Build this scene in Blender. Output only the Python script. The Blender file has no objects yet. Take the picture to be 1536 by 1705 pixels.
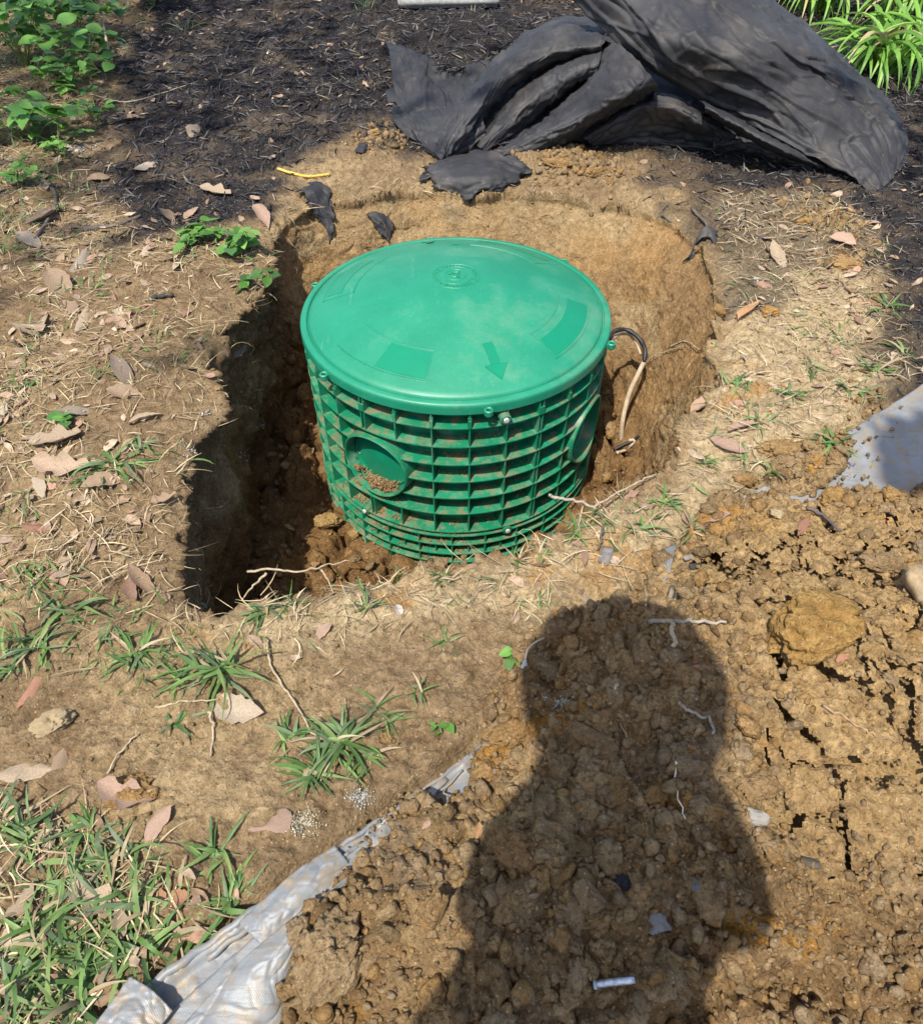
import bpy, bmesh, math, random
import numpy as np
from mathutils import Vector, Matrix, noise as mnoise
random.seed(7); rng = np.random.default_rng(7)
SC = bpy.context.scene
COL = SC.collection
PI = math.pi
R = math.radians

# ------------------------------------------------------------------ camera, sky, sun
F_PX, IW, IH, CAM_H, PITCH = 1250.0, 1536.0, 1705.0, 0.898, R(46.35)
cd = bpy.data.cameras.new('camera'); cam = bpy.data.objects.new('camera', cd); COL.objects.link(cam)
cam.location = (0, 0, CAM_H); cam.rotation_euler = (PI/2 - PITCH, 0, 0)
cd.sensor_fit = 'VERTICAL'; cd.sensor_height = 24.0; cd.lens = 24.0*F_PX/IH
cd.clip_start = 0.02; cd.clip_end = 200
SC.camera = cam
SUN_EL, SUN_AZ = R(62.0), R(26)            # shadows fall forward and a little to the right
w = bpy.data.worlds.new("World"); SC.world = w; w.use_nodes = True
nt = w.node_tree; sky = nt.nodes.new('ShaderNodeTexSky'); sky.sky_type = 'NISHITA'; sky.sun_disc = False
sky.sun_elevation = SUN_EL; sky.sun_rotation = PI + SUN_AZ
sky.air_density = 1.0; sky.dust_density = 2.0
nt.nodes['Background'].inputs[1].default_value = 0.15
nt.links.new(sky.outputs[0], nt.nodes['Background'].inputs[0])
sd = bpy.data.lights.new('sun', 'SUN'); sun = bpy.data.objects.new('sun', sd); COL.objects.link(sun)
sd.energy = 4.3; sd.angle = R(0.53); sd.color = (1.0, 0.95, 0.85)
TOSUN = Vector((-math.sin(SUN_AZ)*math.cos(SUN_EL), -math.cos(SUN_AZ)*math.cos(SUN_EL), math.sin(SUN_EL)))
sun.rotation_euler = TOSUN.to_track_quat('Z', 'Y').to_euler(); sun.location = TOSUN*10
SC.view_settings.view_transform = 'Standard'; SC.view_settings.look = 'None'
SC.view_settings.exposure = 0.56; SC.view_settings.gamma = 1
SC.view_settings.use_curve_mapping = False
SC.cycles.max_bounces = 6; SC.cycles.diffuse_bounces = 3; SC.cycles.transparent_max_bounces = 8

# ------------------------------------------------------------------ numpy noise
def _h(ix, iy, iz, s):
    h = (ix.astype(np.uint32)*np.uint32(374761393) + iy.astype(np.uint32)*np.uint32(668265263)
         + iz.astype(np.uint32)*np.uint32(2147483647) + np.uint32((s*362437+1013904223) & 0xffffffff))
    h = (h ^ (h >> np.uint32(13)))*np.uint32(1274126177)
    h = (h ^ (h >> np.uint32(15)))*np.uint32(2246822519)
    return (h ^ (h >> np.uint32(16))).astype(np.float32)/np.float32(4294967295.0)
_G = rng.normal(size=(64, 3)).astype(np.float32); _G /= np.linalg.norm(_G, axis=1)[:, None]
def pn(x, y, z=None, s=0):
    """gradient noise, about -1..1"""
    x = np.asarray(x, np.float32); y = np.asarray(y, np.float32)
    if z is None: z = np.zeros_like(x)
    z = np.asarray(z, np.float32)
    xi, yi, zi = np.floor(x), np.floor(y), np.floor(z)
    fx, fy, fz = x-xi, y-yi, z-zi
    ux, uy, uz = [t*t*t*(t*(t*6-15)+10) for t in (fx, fy, fz)]
    xi, yi, zi = xi.astype(np.int64), yi.astype(np.int64), zi.astype(np.int64)
    out = 0
    for dx in (0, 1):
        for dy in (0, 1):
            for dz in (0, 1):
                g = (_h(xi+dx, yi+dy, zi+dz, s)*63.99).astype(np.int32)
                v = _G[g, 0]*(fx-dx)+_G[g, 1]*(fy-dy)+_G[g, 2]*(fz-dz)
                out = out + v*(ux if dx else 1-ux)*(uy if dy else 1-uy)*(uz if dz else 1-uz)
    return out*1.5
def fbm(x, y, z=None, s=0, o=4, g=.5):
    a, t, f = 1.0, 0, 1.0
    for i in range(o):
        t = t + a*pn(x*f, y*f, None if z is None else z*f, s+i*17); a *= g; f *= 2.03
    return t
def worley(x, y, s=0):
    """F1, F2, id, and round-lump height (0..1) of jittered cells"""
    x = np.asarray(x, np.float32); y = np.asarray(y, np.float32)
    xi, yi = np.floor(x).astype(np.int64), np.floor(y).astype(np.int64)
    zz = np.zeros_like(xi)
    f1 = np.full(x.shape, 9, np.float32); f2 = f1.copy(); idn = np.zeros_like(f1); lump = np.zeros_like(f1)
    for dx in (-1, 0, 1):
        for dy in (-1, 0, 1):
            cx, cy = xi+dx, yi+dy
            jx, jy, rr, an = _h(cx, cy, zz, s), _h(cx, cy, zz, s+1), _h(cx, cy, zz, s+2), _h(cx, cy, zz, s+3)*PI
            ax, ay = x-(cx+.1+.8*jx), y-(cy+.1+.8*jy)
            c, q = np.cos(an), np.sin(an)
            bx, by = (ax*c+ay*q), (-ax*q+ay*c)*1.35
            d = np.sqrt(ax*ax+ay*ay); de = np.sqrt(bx*bx+by*by)
            rad = .22+.5*rr*rr+.1*rr
            l = np.sqrt(np.maximum(0, 1-(de/rad)**2))*rad
            lump = np.maximum(lump, l)
            m = d < f1
            f2 = np.where(m, f1, np.minimum(f2, d)); idn = np.where(m, rr, idn); f1 = np.where(m, d, f1)
    return f1, f2, idn, lump
def sm(a, b, x):
    t = np.clip((x-a)/(b-a), 0, 1); return t*t*(3-2*t)

# ------------------------------------------------------------------ camera rays and outlines on the ground
def ray(px, py):
    s, c = math.sin(PITCH), math.cos(PITCH)
    a = (px-IW/2)/F_PX; b = -(py-IH/2)/F_PX
    return Vector((a, c+b*s, -s+b*c))
def on(px, py, z=0.0):
    d = ray(px, py); t = (z-CAM_H)/d.z
    return Vector((d.x*t, d.y*t, z))
class Poly:
    """signed distance (positive inside) to an outline on the ground, through a 2 cm raster"""
    X0, X1, Y0, Y1, N = -4.0, 4.0, -1.5, 7.0, .02
    def __init__(self, pts, z=0.0, world=False):
        P = np.array([(p[0], p[1]) if world else tuple(on(p[0], p[1], z))[:2] for p in pts], np.float32)
        xs = np.arange(self.X0, self.X1, self.N); ys = np.arange(self.Y0, self.Y1, self.N)
        gx, gy = np.meshgrid(xs, ys); d2 = np.full(gx.shape, 1e9, np.float32); ins = np.zeros(gx.shape, bool)
        for i in range(len(P)):
            a, b = P[i], P[(i+1) % len(P)]; e = b-a; L = max(1e-9, float(e@e))
            t = np.clip(((gx-a[0])*e[0]+(gy-a[1])*e[1])/L, 0, 1)
            d2 = np.minimum(d2, (gx-a[0]-t*e[0])**2+(gy-a[1]-t*e[1])**2)
            if abs(e[1]) > 1e-9:
                c = ((a[1] > gy) != (b[1] > gy)) & (gx < (b[0]-a[0])*(gy-a[1])/(b[1]-a[1])+a[0])
                ins ^= c
        self.sd = np.where(ins, 1, -1)*np.sqrt(d2)
    def __call__(self, x, y):
        x = np.asarray(x, np.float64); y = np.asarray(y, np.float64)
        H, W = self.sd.shape
        u = np.clip((x-self.X0)/self.N, 0, W-1.001); v = np.clip((y-self.Y0)/self.N, 0, H-1.001)
        i, j = u.astype(int), v.astype(int); fu, fv = u-i, v-j; S = self.sd
        return (S[j, i]*(1-fu)*(1-fv)+S[j, i+1]*fu*(1-fv)+S[j+1, i]*(1-fu)*fv+S[j+1, i+1]*fu*fv)

P_mulch = Poly([(330,-20),(250,30),(195,90),(190,150),(200,230),(165,290),(190,360),(240,400),(330,395),(440,375),
                (490,330),(470,280),(580,245),(640,225),(680,260),(900,230),(1100,250),(1180,300),(1290,320),(1400,330),(1445,420),
                (1490,560),(1500,680),(1700,680),(2600,200),(1900,-60)])
P_chips = Poly([(1010,255),(1090,330),(1120,400),(1180,420),(1210,520),(1290,540),(1400,480),(1500,450),(1560,300),(1400,280),(1200,255)])
P_leaf = Poly([(-500,1000),(300,1010),(330,960),(280,880),(300,760),(330,640),(340,520),(460,480),(440,400),(260,380),(200,300),(190,120),(330,40),(250,-60),(-500,-60)])
P_sand = Poly([(1180,330),(1210,480),(1190,620),(1100,790),(920,870),(760,930),(600,940),(420,985),(330,1030),(420,1080),(560,1060),(700,1030),
               (900,1000),(1050,960),(1180,860),(1300,790),(1400,740),(1536,650),(1500,560),(1480,420),(1380,320)])
P_spoil = Poly([(440,1800),(480,1690),(475,1640),(515,1590),(505,1530),(580,1462),(652,1415),(712,1362),(775,1312),(792,1240),(830,1110),(930,1040),(1060,985),
                (1100,940),(1130,895),(1190,845),(1215,860),(1250,830),(1330,855),(1400,835),(1440,830),(1500,840),(1545,805),(2300,800),(3000,2200),(440,2200)], -.035)
P_blob = Poly([(1270,800),(1295,772),(1345,752),(1395,745),(1412,775),(1385,815),(1330,835),(1280,830)], -.02)
P_compact = Poly([(1120,985),(1200,900),(1300,860),(1536,860),(2100,860),(2100,1480),(1450,1500),(1330,1520),(1240,1420),(1225,1300),(1200,1150)], -.035)
P_tarp = Poly([(130,1735),(165,1700),(740,1287),(1190,862),(1400,733),(1545,640),(2300,300),(2600,1800),(600,2200),(100,2200)], -.035)
P_lawn = Poly([(-300,1300),(120,1340),(260,1420),(330,1480),(420,1500),(200,1650),(130,1730),(-300,2300)], -.035)
P_grass2 = Poly([(-300,960),(130,980),(330,1060),(420,1110),(330,1180),(120,1140),(-300,1180)], -.035)

# ------------------------------------------------------------------ the ground with the pit
CX, CY = 0.0, 1.40
RIM = [(-.478,1.25),(-.51,1.42),(-.46,1.55),(-.44,1.70),(-.47,1.92),(-.38,2.04),(-.22,2.08),(0.0,2.09),(.20,2.10),(.43,2.05),(.56,1.90),
       (.60,1.70),(.575,1.50),(.52,1.32),(.47,1.16),(.40,1.04),(.315,.945),(.16,.86),(0.0,.775),(-.16,.745),(-.30,.70),(-.385,.665),(-.45,.73),(-.47,.93),(-.455,1.10)]
FLR = [(-.49,1.25),(-.51,1.42),(-.47,1.55),(-.43,1.70),(-.42,1.82),(-.3,1.87),(-.15,1.88),(0.0,1.88),(.16,1.85),(.27,1.78),(.35,1.70),
       (.40,1.58),(.41,1.42),(.41,1.30),(.385,1.18),(.32,1.08),(.25,1.01),(.12,.94),(0,.885),(-.14,.855),(-.27,.82),(-.37,.76),(-.46,.82),(-.505,.95),(-.50,1.10)]
def radial(P):
    a = np.array([math.atan2(y-CY, x-CX) for x, y in P]); r = np.array([math.hypot(x-CX, y-CY) for x, y in P])
    o = np.argsort(a); a, r = a[o], r[o]
    a = np.concatenate([a-2*PI, a, a+2*PI]); r = np.concatenate([r]*3)
    g = np.linspace(-PI, PI, 721); v = np.interp(g, a, r)
    k = np.exp(-.5*(np.arange(-12, 13)/4.5)**2); k /= k.sum()
    vv = np.convolve(np.concatenate([v[:-1]]*3), k, 'same')[720:1441]
    return lambda p: np.interp(p, g, vv)
r_rim, r_flr = radial(RIM), radial(FLR)

def z_base(x, y):
    z = .012*fbm(x*1.6, y*1.6, s=3, o=3)+.006*fbm(x*7, y*7, s=5, o=2)
    z = z - .035*sm(1.1, .75, y) + .03*sm(2.1, 4, y)
    z = z + .03*np.exp(-(((x+.62)/.18)**2+((y-1.3)/.5)**2))
    z = z + .04*np.exp(-(((x-.25)/.16)**2+((y-2.28)/.09)**2))         # thrown up clay at the far lip
    return z
def spoil_h(x, y):
    d = np.maximum(P_spoil(x, y), P_blob(x, y))+.012*fbm(x*9, y*9, s=21, o=3)
    t = sm(0, .16, d)*(.052+.025*fbm(x*3.1, y*3.1, s=23, o=2))+sm(-.004, .012, d)*.012
    t = t + .06*np.exp(-(((x-.52)/.28)**2+((y-.52)/.25)**2))*sm(0, .1, d)
    t = t + .035*np.exp(-(((x-.05)/.16)**2+((y-.26)/.13)**2))*sm(0, .06, d)
    return t, d

def spaced(c0, c1, h, lo, hi, glo, ghi, fa, fb):
    a = []; x = c0
    while x < c1: a.append(x); x += h*(.68 if fa < x < fb else 1)
    x = c1; up = []
    while x < hi: up.append(x); x += h*(1+ghi*(x-c1))
    up.append(hi); x = c0-h; dn = []
    while x > lo: dn.append(x); x -= h*(1+glo*(c0-x))
    dn.append(lo); return np.array(dn[::-1]+a+up)
gx = spaced(-.85, .9, .0041, -14, 14, 4.5, 4.5, .18, .80)
gy = spaced(.1, 2.12, .0041, -8, 16, 18, 4.2, .1, .76)
U, V = np.meshgrid(gx, gy); NX, NY = len(gx), len(gy)
X, Y = U.copy(), V.copy()
dx, dy = U-CX, V-CY; rho = np.hypot(dx, dy)+1e-9; phi = np.arctan2(dy, dx)
near = rho < 1.4
rr = r_rim(phi) + .034*fbm(np.cos(phi)*4.5, np.sin(phi)*4.5, s=33, o=2, g=.5); rf = np.minimum(r_flr(phi), rr+.045)
kr = [0, .12, rf-.15, rr+.10, rr+.5]; kv = [0, .30, rf, rr, rr+.5]
rn = rho.copy()
for i in range(4):
    m = (rho >= kr[i]) & (rho < kr[i+1])
    t = (rho-kr[i])/(kr[i+1]-kr[i]+1e-9); v = kv[i]+(kv[i+1]-kv[i])*t
    rn = np.where(m, v, rn)
X = CX+dx/rho*rn; Y = CY+dy/rho*rn
ZB = z_base(X, Y)
sh, sdist = spoil_h(X, Y)
zf = -.445 - .045*np.cos(phi+2.0) + .05*sm(.2, -.6, dx*0+X)*sm(1.25, 1.7, Y)        # floor level round the riser
zf = zf + .06*sm(.25, .45, X) + .014*fbm(X*9, Y*9, s=41, o=3)
top = ZB+sh
wt = np.clip((rho-kr[2])/(kr[3]-kr[2]), 0, 1)
wide = (rr-rf)
kq = .7*sm(.04, .2, wide); prof = wt*(1-kq)+(1-(1-wt)**1.8)*kq
inside = rho < kr[3]
dsg = np.where(inside, (rho-kr[3])*.8, (rho-kr[3])*1.25)
dout = np.maximum(dsg, 0)
top = top - .02*np.exp(-dout/.03)
Z = np.where(inside, zf+(top-zf)*prof, top)
w_in = sm(.02, -.01, dsg)
w_wall = np.where(inside, sm(0, .12, wt), 0)*w_in
w_flr = w_in*(1-w_wall)
w_sp = sm(-.005, .02, sdist)*(1-w_in)
w_cmp = sm(-.05, .06, P_compact(X, Y)+.03*fbm(X*6, Y*6, s=51, o=2))*w_sp
w_tarp = sm(-.022, -.004, P_tarp(X, Y))*(1-sm(-.004, .006, sdist))*(1-w_in)
w_mul = np.maximum(sm(-.10, .10, P_mulch(X, Y)+.12*fbm(X*4, Y*4, s=53, o=4, g=.6)), .62*sm(-.03, .08, P_chips(X, Y)+.1*fbm(X*7, Y*7, s=54, o=3)))*(1-w_in)*(1-w_sp)
w_far = np.maximum(0, sm(4.3, 6, Y))
w_leafz = sm(-.05, .1, P_leaf(X, Y)+.08*fbm(X*4, Y*4, s=55, o=3))*(1-w_in)
w_sand = sm(-.03, .06, P_sand(X, Y)+.04*fbm(X*8, Y*8, s=57, o=3))*(1-w_in)*(1-w_sp)

# displacement along the surface normal
def grid_normals(X, Y, Z):
    P = np.stack([X, Y, Z], -1); du = np.gradient(P, axis=1); dv = np.gradient(P, axis=0)
    n = np.cross(du, dv); n /= np.linalg.norm(n, axis=-1)[..., None]+1e-12; return n
N = grid_normals(X, Y, Z)
fine = (np.abs(X) < 2.8) & (Y > -.3) & (Y < 5)
def msk(w): return (w > .003) & fine
D = np.zeros_like(X)
def add(w, fn):
    m = msk(w)
    if m.any(): D[m] += w[m]*fn(X[m], Y[m], Z[m])
wx = lambda x, y, s, k, a: (x+a*pn(x*k, y*k, s=s), y+a*pn(x*k, y*k, s=s+1))
# general rough soil
add((1-w_in)*(1-w_sp)*(1-w_tarp), lambda x, y, z: .007*fbm(x*14, y*14, s=61, o=4, g=.6)+.0055*np.abs(fbm(x*36, y*36, s=62, o=4, g=.65))+.004*np.abs(fbm(x*90, y*90, s=64, o=2, g=.6))*sm(-.4,.3,fbm(x*6, y*6, s=66, o=2)))
def crumbs(x, y, z):
    a, b = wx(x, y, 71, 60, .003); _, _, _, l = worley(a/.018, b/.018, 72); _, _, _, l2 = worley(a/.009, b/.009, 74)
    return .009*l*(.4+.6*sm(-.2, .4, pn(x*8, y*8, s=75)))+.005*l2
add((1-w_in)*(1-w_sp)*(1-w_tarp)*(1-.8*w_mul), crumbs)
# pit walls and floor: torn clay with clods
def wall(x, y, z):
    r = .026*fbm(x*6, y*6, z*5, s=81, o=3, g=.55)+.007*(1-np.abs(fbm(x*22, y*22, z*16, s=83, o=3, g=.5)))
    r = r*.8; b0 = z+.7*np.hypot(x-CX, y-CY)
    a = np.arctan2(y-CY, x-CX)*.55+.035*fbm(x*11, y*11, z*11, s=86, o=4, g=.55)+.5*b0; b = 1.1*b0-.3*a+.035*fbm(x*11, y*11, z*11, s=87, o=4, g=.55)
    for c_, h_, k in ((.07, .022, 88), (.03, .013, 92), (.014, .008, 96), (.008, .005, 99)): r = r+h_*(1-.6*sm(1.72, 1.92, y))*worley(a/c_, b/c_, k)[3]*(.35+.65*sm(-.3, .2, pn(a*9, b*9, s=k)))
    e = worley(a/.11, b/.09, 89); r = r-.010*np.exp(-((e[1]-e[0])/.08)**2)*sm(.1, .4, pn(a*6, b*6, s=90))
    r = r*(1-.25*np.maximum(sm(1.75, 1.95, y), sm(.38, .48, x)))
    return r - .018 + .0012*fbm(x*60, y*60, z*50, s=85, o=2, g=.5)
rough = 1-.35*sm(.15, .45, X)*sm(1.15, 1.4, Y)
add(w_wall*sm(-.02, .03, .01-dsg)*rough, wall)
def clodfield(cs, s):
    def f(x, y, z):
        o = 0
        for k, (c, amp, pr) in enumerate(cs):
            a, b = wx(x, y, s+k*9, .55/c, .28*c)
            f1, f2, idn, l = worley(a/c, b/c, s+5+k*9)
            keep = sm(pr-.2, pr+.2, idn+.25*pn(x*5, y*5, s=s+k))
            o = o+amp*c*l*(.25+.75*keep)
            if k < 2: o = o + .09*c*amp*fbm(x*3/c, y*3/c, s=s+k, o=3, g=.6)
        return o
    return f
add(w_flr, clodfield([(.095, .55, .35), (.045, .6, .4), (.02, .6, .4), (.010, .7, .3)], 101))
def cracks(sc, s, wd, dp, gap=False):
    def f(x, y, z):
        a = x+.16*sc*fbm(x*1.7/sc, y*1.7/sc, s=s, o=3, g=.45); b = y+.16*sc*fbm(x*1.7/sc+9, y*1.7/sc, s=s+1, o=3, g=.45)
        f1, f2, idn, l = worley(a/sc, b/(sc*1.35), s+2)
        e = (f2-f1)*sc*.5; on_ = sm(-.35, .1, pn(x*4.0, y*4.0, s=s+7))
        wv_ = .6+.7*np.clip(.5+pn(x*12, y*12, s=s+8), 0, 1)
        if gap: return ((e/wv_ < wd) & (on_ > .45)).astype(np.float64)
        return -dp*sm(wd*2.2, wd*.8, e/wv_)*on_ + min(dp*.22, .004)*(idn-.4)
    return f
loose = w_sp*(1-w_cmp)
add(loose, clodfield([(.10, .32, .5), (.05, .50, .45), (.026, .62, .35), (.014, .75, .25), (.0085, .8, .2)], 141))
CK = ((.17, 201, .0040, .006), (.085, 211, .0030, .005), (.05, 215, .0024, .004))
GAP = np.zeros_like(X)
for k in CK:
    add(w_cmp, cracks(*k)); m_ = w_cmp > .6; GAP[m_] = np.maximum(GAP[m_], cracks(*k, gap=True)(X[m_], Y[m_], Z[m_]))
add(w_cmp*.9+.2*loose, cracks(.024, 221, .0016, .005))
add(w_cmp, clodfield([(.016, .35, .4), (.009, .5, .25)], 231))
add(w_cmp+.9*loose, lambda x, y, z: .0042*fbm(x*50, y*50, s=241, o=4, g=.7))
add(w_flr, cracks(.10, 251, .0036, .05))
# mulch: short shreds lying on each other
def shreds(x, y, z):
    o = 0
    for k in range(3):
        a = .4+k*1.1+1.2*pn(x*4, y*4, s=301+k); c, q = np.cos(a), np.sin(a)
        o = np.maximum(o, worley((x*c+y*q)/.034, (-x*q+y*c)/.010, 311+k*5)[3])
    return .010*o
add(w_mul, shreds)
D[w_tarp > 0] -= (.016*w_tarp)[w_tarp > 0]
X += N[..., 0]*D; Y += N[..., 1]*D; Z += N[..., 2]*D
# slumped step at the near right corner
stp = Poly([(1190,1610),(1300,1590),(1400,1650),(1480,1705),(1560,1800),(1300,2300),(900,2300),(1050,1700)])
Z -= .05*sm(-.004, .02, stp(X, Y)+.012*fbm(X*14, Y*14, s=331, o=3))*w_sp

# ---- colour of the ground (the soil's own colour, no light in it)
def mixc(a, b, t): return a*(1-t[..., None])+np.array(b, np.float32)*t[..., None]
n1, n2, n3 = fbm(X*3, Y*3, Z*3, s=401, o=4), fbm(X*17, Y*17, Z*17, s=411, o=3), fbm(X*70, Y*70, Z*70, s=421, o=2)
C = np.zeros(X.shape+(3,), np.float32)+np.array((.265, .190, .110), np.float32)
C = mixc(C, (.37, .275, .155), sm(-.1, .5, n1)*.8)
C = mixc(C, (.19, .13, .075), sm(.0, .5, -n2)*.5)
C = mixc(C, (.47, .37, .225), w_sand*(.8+.2*np.clip(n2, -1, 1)))
C = mixc(C, (.36, .20, .07), w_sand*sm(.25, .6, n1+.4*n2)*.8)
sp = np.zeros_like(C)+np.array((.315, .215, .110), np.float32)
sp = mixc(sp, (.40, .29, .155), sm(-.1, .4, n2)*.7); sp = mixc(sp, (.20, .125, .062), sm(0, .45, -n1+.3*n2)*.75)
sp = mixc(sp, (.38, .20, .045), sm(.35, .6, fbm(X*8, Y*8, s=431, o=3))*.8); sp = mixc(sp, (.25, .19, .125), sm(.35, .6, fbm(X*6+4, Y*6, s=433, o=3))*.7)
sp = mixc(sp, (.39, .265, .125), w_cmp*.75)
C = C*(1-w_sp[..., None])+sp*w_sp[..., None]
wl = np.zeros_like(C)+np.array((.25, .160, .078), np.float32)
wl = mixc(wl, (.33, .205, .090), sm(0, .5, n1+.3*n2)*.8)
wl = mixc(wl, (.36, .27, .150), sm(.0, .45, fbm(X*5, Y*5, Z*9, s=441, o=3))*.7)
wl = mixc(wl, (.33, .25, .14), sm(1.85, 2.05, Y)*.45)                        # sandier clay at the far side
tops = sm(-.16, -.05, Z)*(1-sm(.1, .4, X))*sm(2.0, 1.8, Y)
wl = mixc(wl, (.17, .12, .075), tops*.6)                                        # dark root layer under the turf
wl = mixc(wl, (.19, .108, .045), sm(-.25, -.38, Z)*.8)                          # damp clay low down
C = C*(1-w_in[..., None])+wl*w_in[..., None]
C = mixc(C, (.036, .034, .037), w_mul*np.clip(1.0+.2*n2, .6, 1))
C = mixc(C, (.09, .085, .085), w_mul*sm(.35, .6, n3)*.7); C = mixc(C, (.15, .115, .08), w_mul*sm(.15, .6, fbm(X*3.3, Y*3.3, s=405, o=4, g=.6))*.55)
lf = w_leafz*(1-w_mul)*(1-w_sand); C = mixc(C, (.17, .12, .075), lf*sm(-.3, .5, n2)*.7)
C *= (1+.22*np.clip(n3, -1, 1))[..., None]
C = np.clip(C, .01, .9)

def mesh_np(name, V, F, col=None, smooth=True, mats=(), uv=None):
    V = np.asarray(V, np.float32).reshape(-1, 3); F = np.asarray(F, np.int32); k = F.shape[1]; n = len(F)
    me = bpy.data.meshes.new(name); me.vertices.add(len(V)); me.vertices.foreach_set('co', V.ravel())
    me.loops.add(n*k); me.loops.foreach_set('vertex_index', F.ravel())
    me.polygons.add(n); me.polygons.foreach_set('loop_start', np.arange(0, n*k, k, dtype=np.int32))
    if smooth: me.polygons.foreach_set('use_smooth', np.ones(n, bool))
    if col is not None:
        c = np.ones((len(V), 4), np.float32); c[:, :3] = np.asarray(col).reshape(-1, 3)
        at = me.color_attributes.new('tint', 'FLOAT_COLOR', 'POINT'); at.data.foreach_set('color', c.ravel())
    me.update(calc_edges=True); me.validate()
    for m in mats: me.materials.append(m)
    return me
def grid_faces(nx, ny):
    i = np.arange(nx*ny).reshape(ny, nx)
    return np.stack([i[:-1, :-1], i[:-1, 1:], i[1:, 1:], i[1:, :-1]], -1).reshape(-1, 4)

# ------------------------------------------------------------------ materials
def nodes(name):
    m = bpy.data.materials.new(name); m.use_nodes = True; t = m.node_tree
    return m, t, t.nodes['Principled BSDF'], t.nodes.new, t.links.new
def set_(b, **k):
    for a, v in k.items():
        b.inputs[{'rough': 'Roughness', 'spec': 'Specular IOR Level', 'metal': 'Metallic', 'sheen': 'Sheen Weight', 'col': 'Base Color'}[a]].default_value = v
def tex(t, kind, scale, coord='obj', detail=4, rough=.6, stretch=None, **k):
    n, l = t.nodes.new, t.links.new
    g = n('ShaderNodeNewGeometry') if coord == 'pos' else n('ShaderNodeTexCoord')
    out = g.outputs['Position'] if coord == 'pos' else g.outputs['Object']
    if stretch:
        mp = n('ShaderNodeMapping'); mp.inputs['Scale'].default_value = stretch; l(out, mp.inputs[0]); out = mp.outputs[0]
    x = n('ShaderNodeTexNoise' if kind == 'noise' else 'ShaderNodeTexVoronoi'); x.inputs['Scale'].default_value = scale
    if kind == 'noise': x.inputs['Detail'].default_value = detail; x.inputs['Roughness'].default_value = rough
    l(out, x.inputs['Vector']); return x
def ramp(t, src, p0, p1, c0=(0, 0, 0, 1), c1=(1, 1, 1, 1)):
    r = t.nodes.new('ShaderNodeValToRGB'); e = r.color_ramp.elements
    e[0].position, e[1].position = p0, p1; e[0].color, e[1].color = c0, c1
    t.links.new(src, r.inputs[0]); return r.outputs[0]
def mixn(t, fac, a, b, mode='MIX'):
    m = t.nodes.new('ShaderNodeMix'); m.data_type = 'RGBA'; m.blend_type = mode
    for s, v in ((m.inputs[0], fac), (m.inputs[6], a), (m.inputs[7], b)):
        if hasattr(v, 'is_linked') or hasattr(v, 'links'): t.links.new(v, s)
        else: s.default_value = v
    return m.outputs[2]
def bump(t, b, hs, strength=.5, dist=.002):
    prev = None
    for h, st, d in hs:
        x = t.nodes.new('ShaderNodeBump'); x.inputs['Strength'].default_value = st; x.inputs['Distance'].default_value = d
        t.links.new(h, x.inputs['Height'])
        if prev: t.links.new(prev, x.inputs['Normal'])
        prev = x.outputs[0]
    t.links.new(prev, b.inputs['Normal'])
def soil_material(name, source):
    m, t, b, n, l = nodes(name)
    if source == 'attr':
        a = n('ShaderNodeVertexColor'); a.layer_name = 'tint'; base = a.outputs[0]
    else:
        a = n('ShaderNodeObjectInfo'); base = a.outputs['Color']
    f1 = tex(t, 'noise', 160, 'pos', 6, .7); f2 = tex(t, 'noise', 38, 'pos', 5, .65); v = tex(t, 'vor', 230, 'pos')
    c = mixn(t, 1.0, base, ramp(t, f1.outputs['Fac'], .25, .78, (.55, .53, .5, 1), (1.42, 1.42, 1.42, 1)), 'MULTIPLY')
    c = mixn(t, .8, c, ramp(t, f2.outputs['Fac'], .3, .72, (.72, .66, .6, 1), (1.25, 1.27, 1.3, 1)), 'MULTIPLY')
    # pale grit and dark crumbs
    v2 = tex(t, 'vor', 330, 'pos'); sep = n('ShaderNodeSeparateColor'); l(v2.outputs['Color'], sep.inputs[0])
    g1 = n('ShaderNodeMath'); g1.operation = 'GREATER_THAN'; l(sep.outputs[0], g1.inputs[0]); g1.inputs[1].default_value = .955
    g2 = n('ShaderNodeMath'); g2.operation = 'LESS_THAN'; l(v2.outputs['Distance'], g2.inputs[0]); g2.inputs[1].default_value = .38
    g3 = n('ShaderNodeMath'); g3.operation = 'MULTIPLY'; l(g1.outputs[0], g3.inputs[0]); l(g2.outputs[0], g3.inputs[1])
    c = mixn(t, g3.outputs[0], c, mixn(t, .5, c, (.62, .50, .30, 1)))
    l(c, b.inputs['Base Color']); set_(b, rough=1.0, spec=.04)
    bump(t, b, [(f2.outputs['Fac'], .8, .010), (f1.outputs['Fac'], 1.0, .006), (v.outputs['Distance'], .6, .002)])
    return m
M_SOIL = soil_material('soil', 'attr'); M_CLOD = soil_material('soil_clod', 'obj')
def attr_material(name, rough=.6, spec=.3, trans=0, bumpk=None, var=.35):
    m, t, b, n, l = nodes(name)
    a = n('ShaderNodeVertexColor'); a.layer_name = 'tint'
    x = tex(t, 'noise', 90, 'pos', 4, .6)
    c = mixn(t, 1.0, a.outputs[0], ramp(t, x.outputs['Fac'], .3, .7, (1-var,)*3+(1,), (1+var,)*3+(1,)), 'MULTIPLY')
    l(c, b.inputs['Base Color']); set_(b, rough=rough, spec=spec)
    if bumpk: bump(t, b, [(x.outputs['Fac'], bumpk, .002)])
    if trans:
        tr = n('ShaderNodeBsdfTranslucent'); mx = n('ShaderNodeMixShader'); mx.inputs[0].default_value = trans
        l(c, tr.inputs[0]); l(b.outputs[0], mx.inputs[1]); l(tr.outputs[0], mx.inputs[2]); l(mx.outputs[0], t.nodes['Material Output'].inputs[0])
    return m
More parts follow.
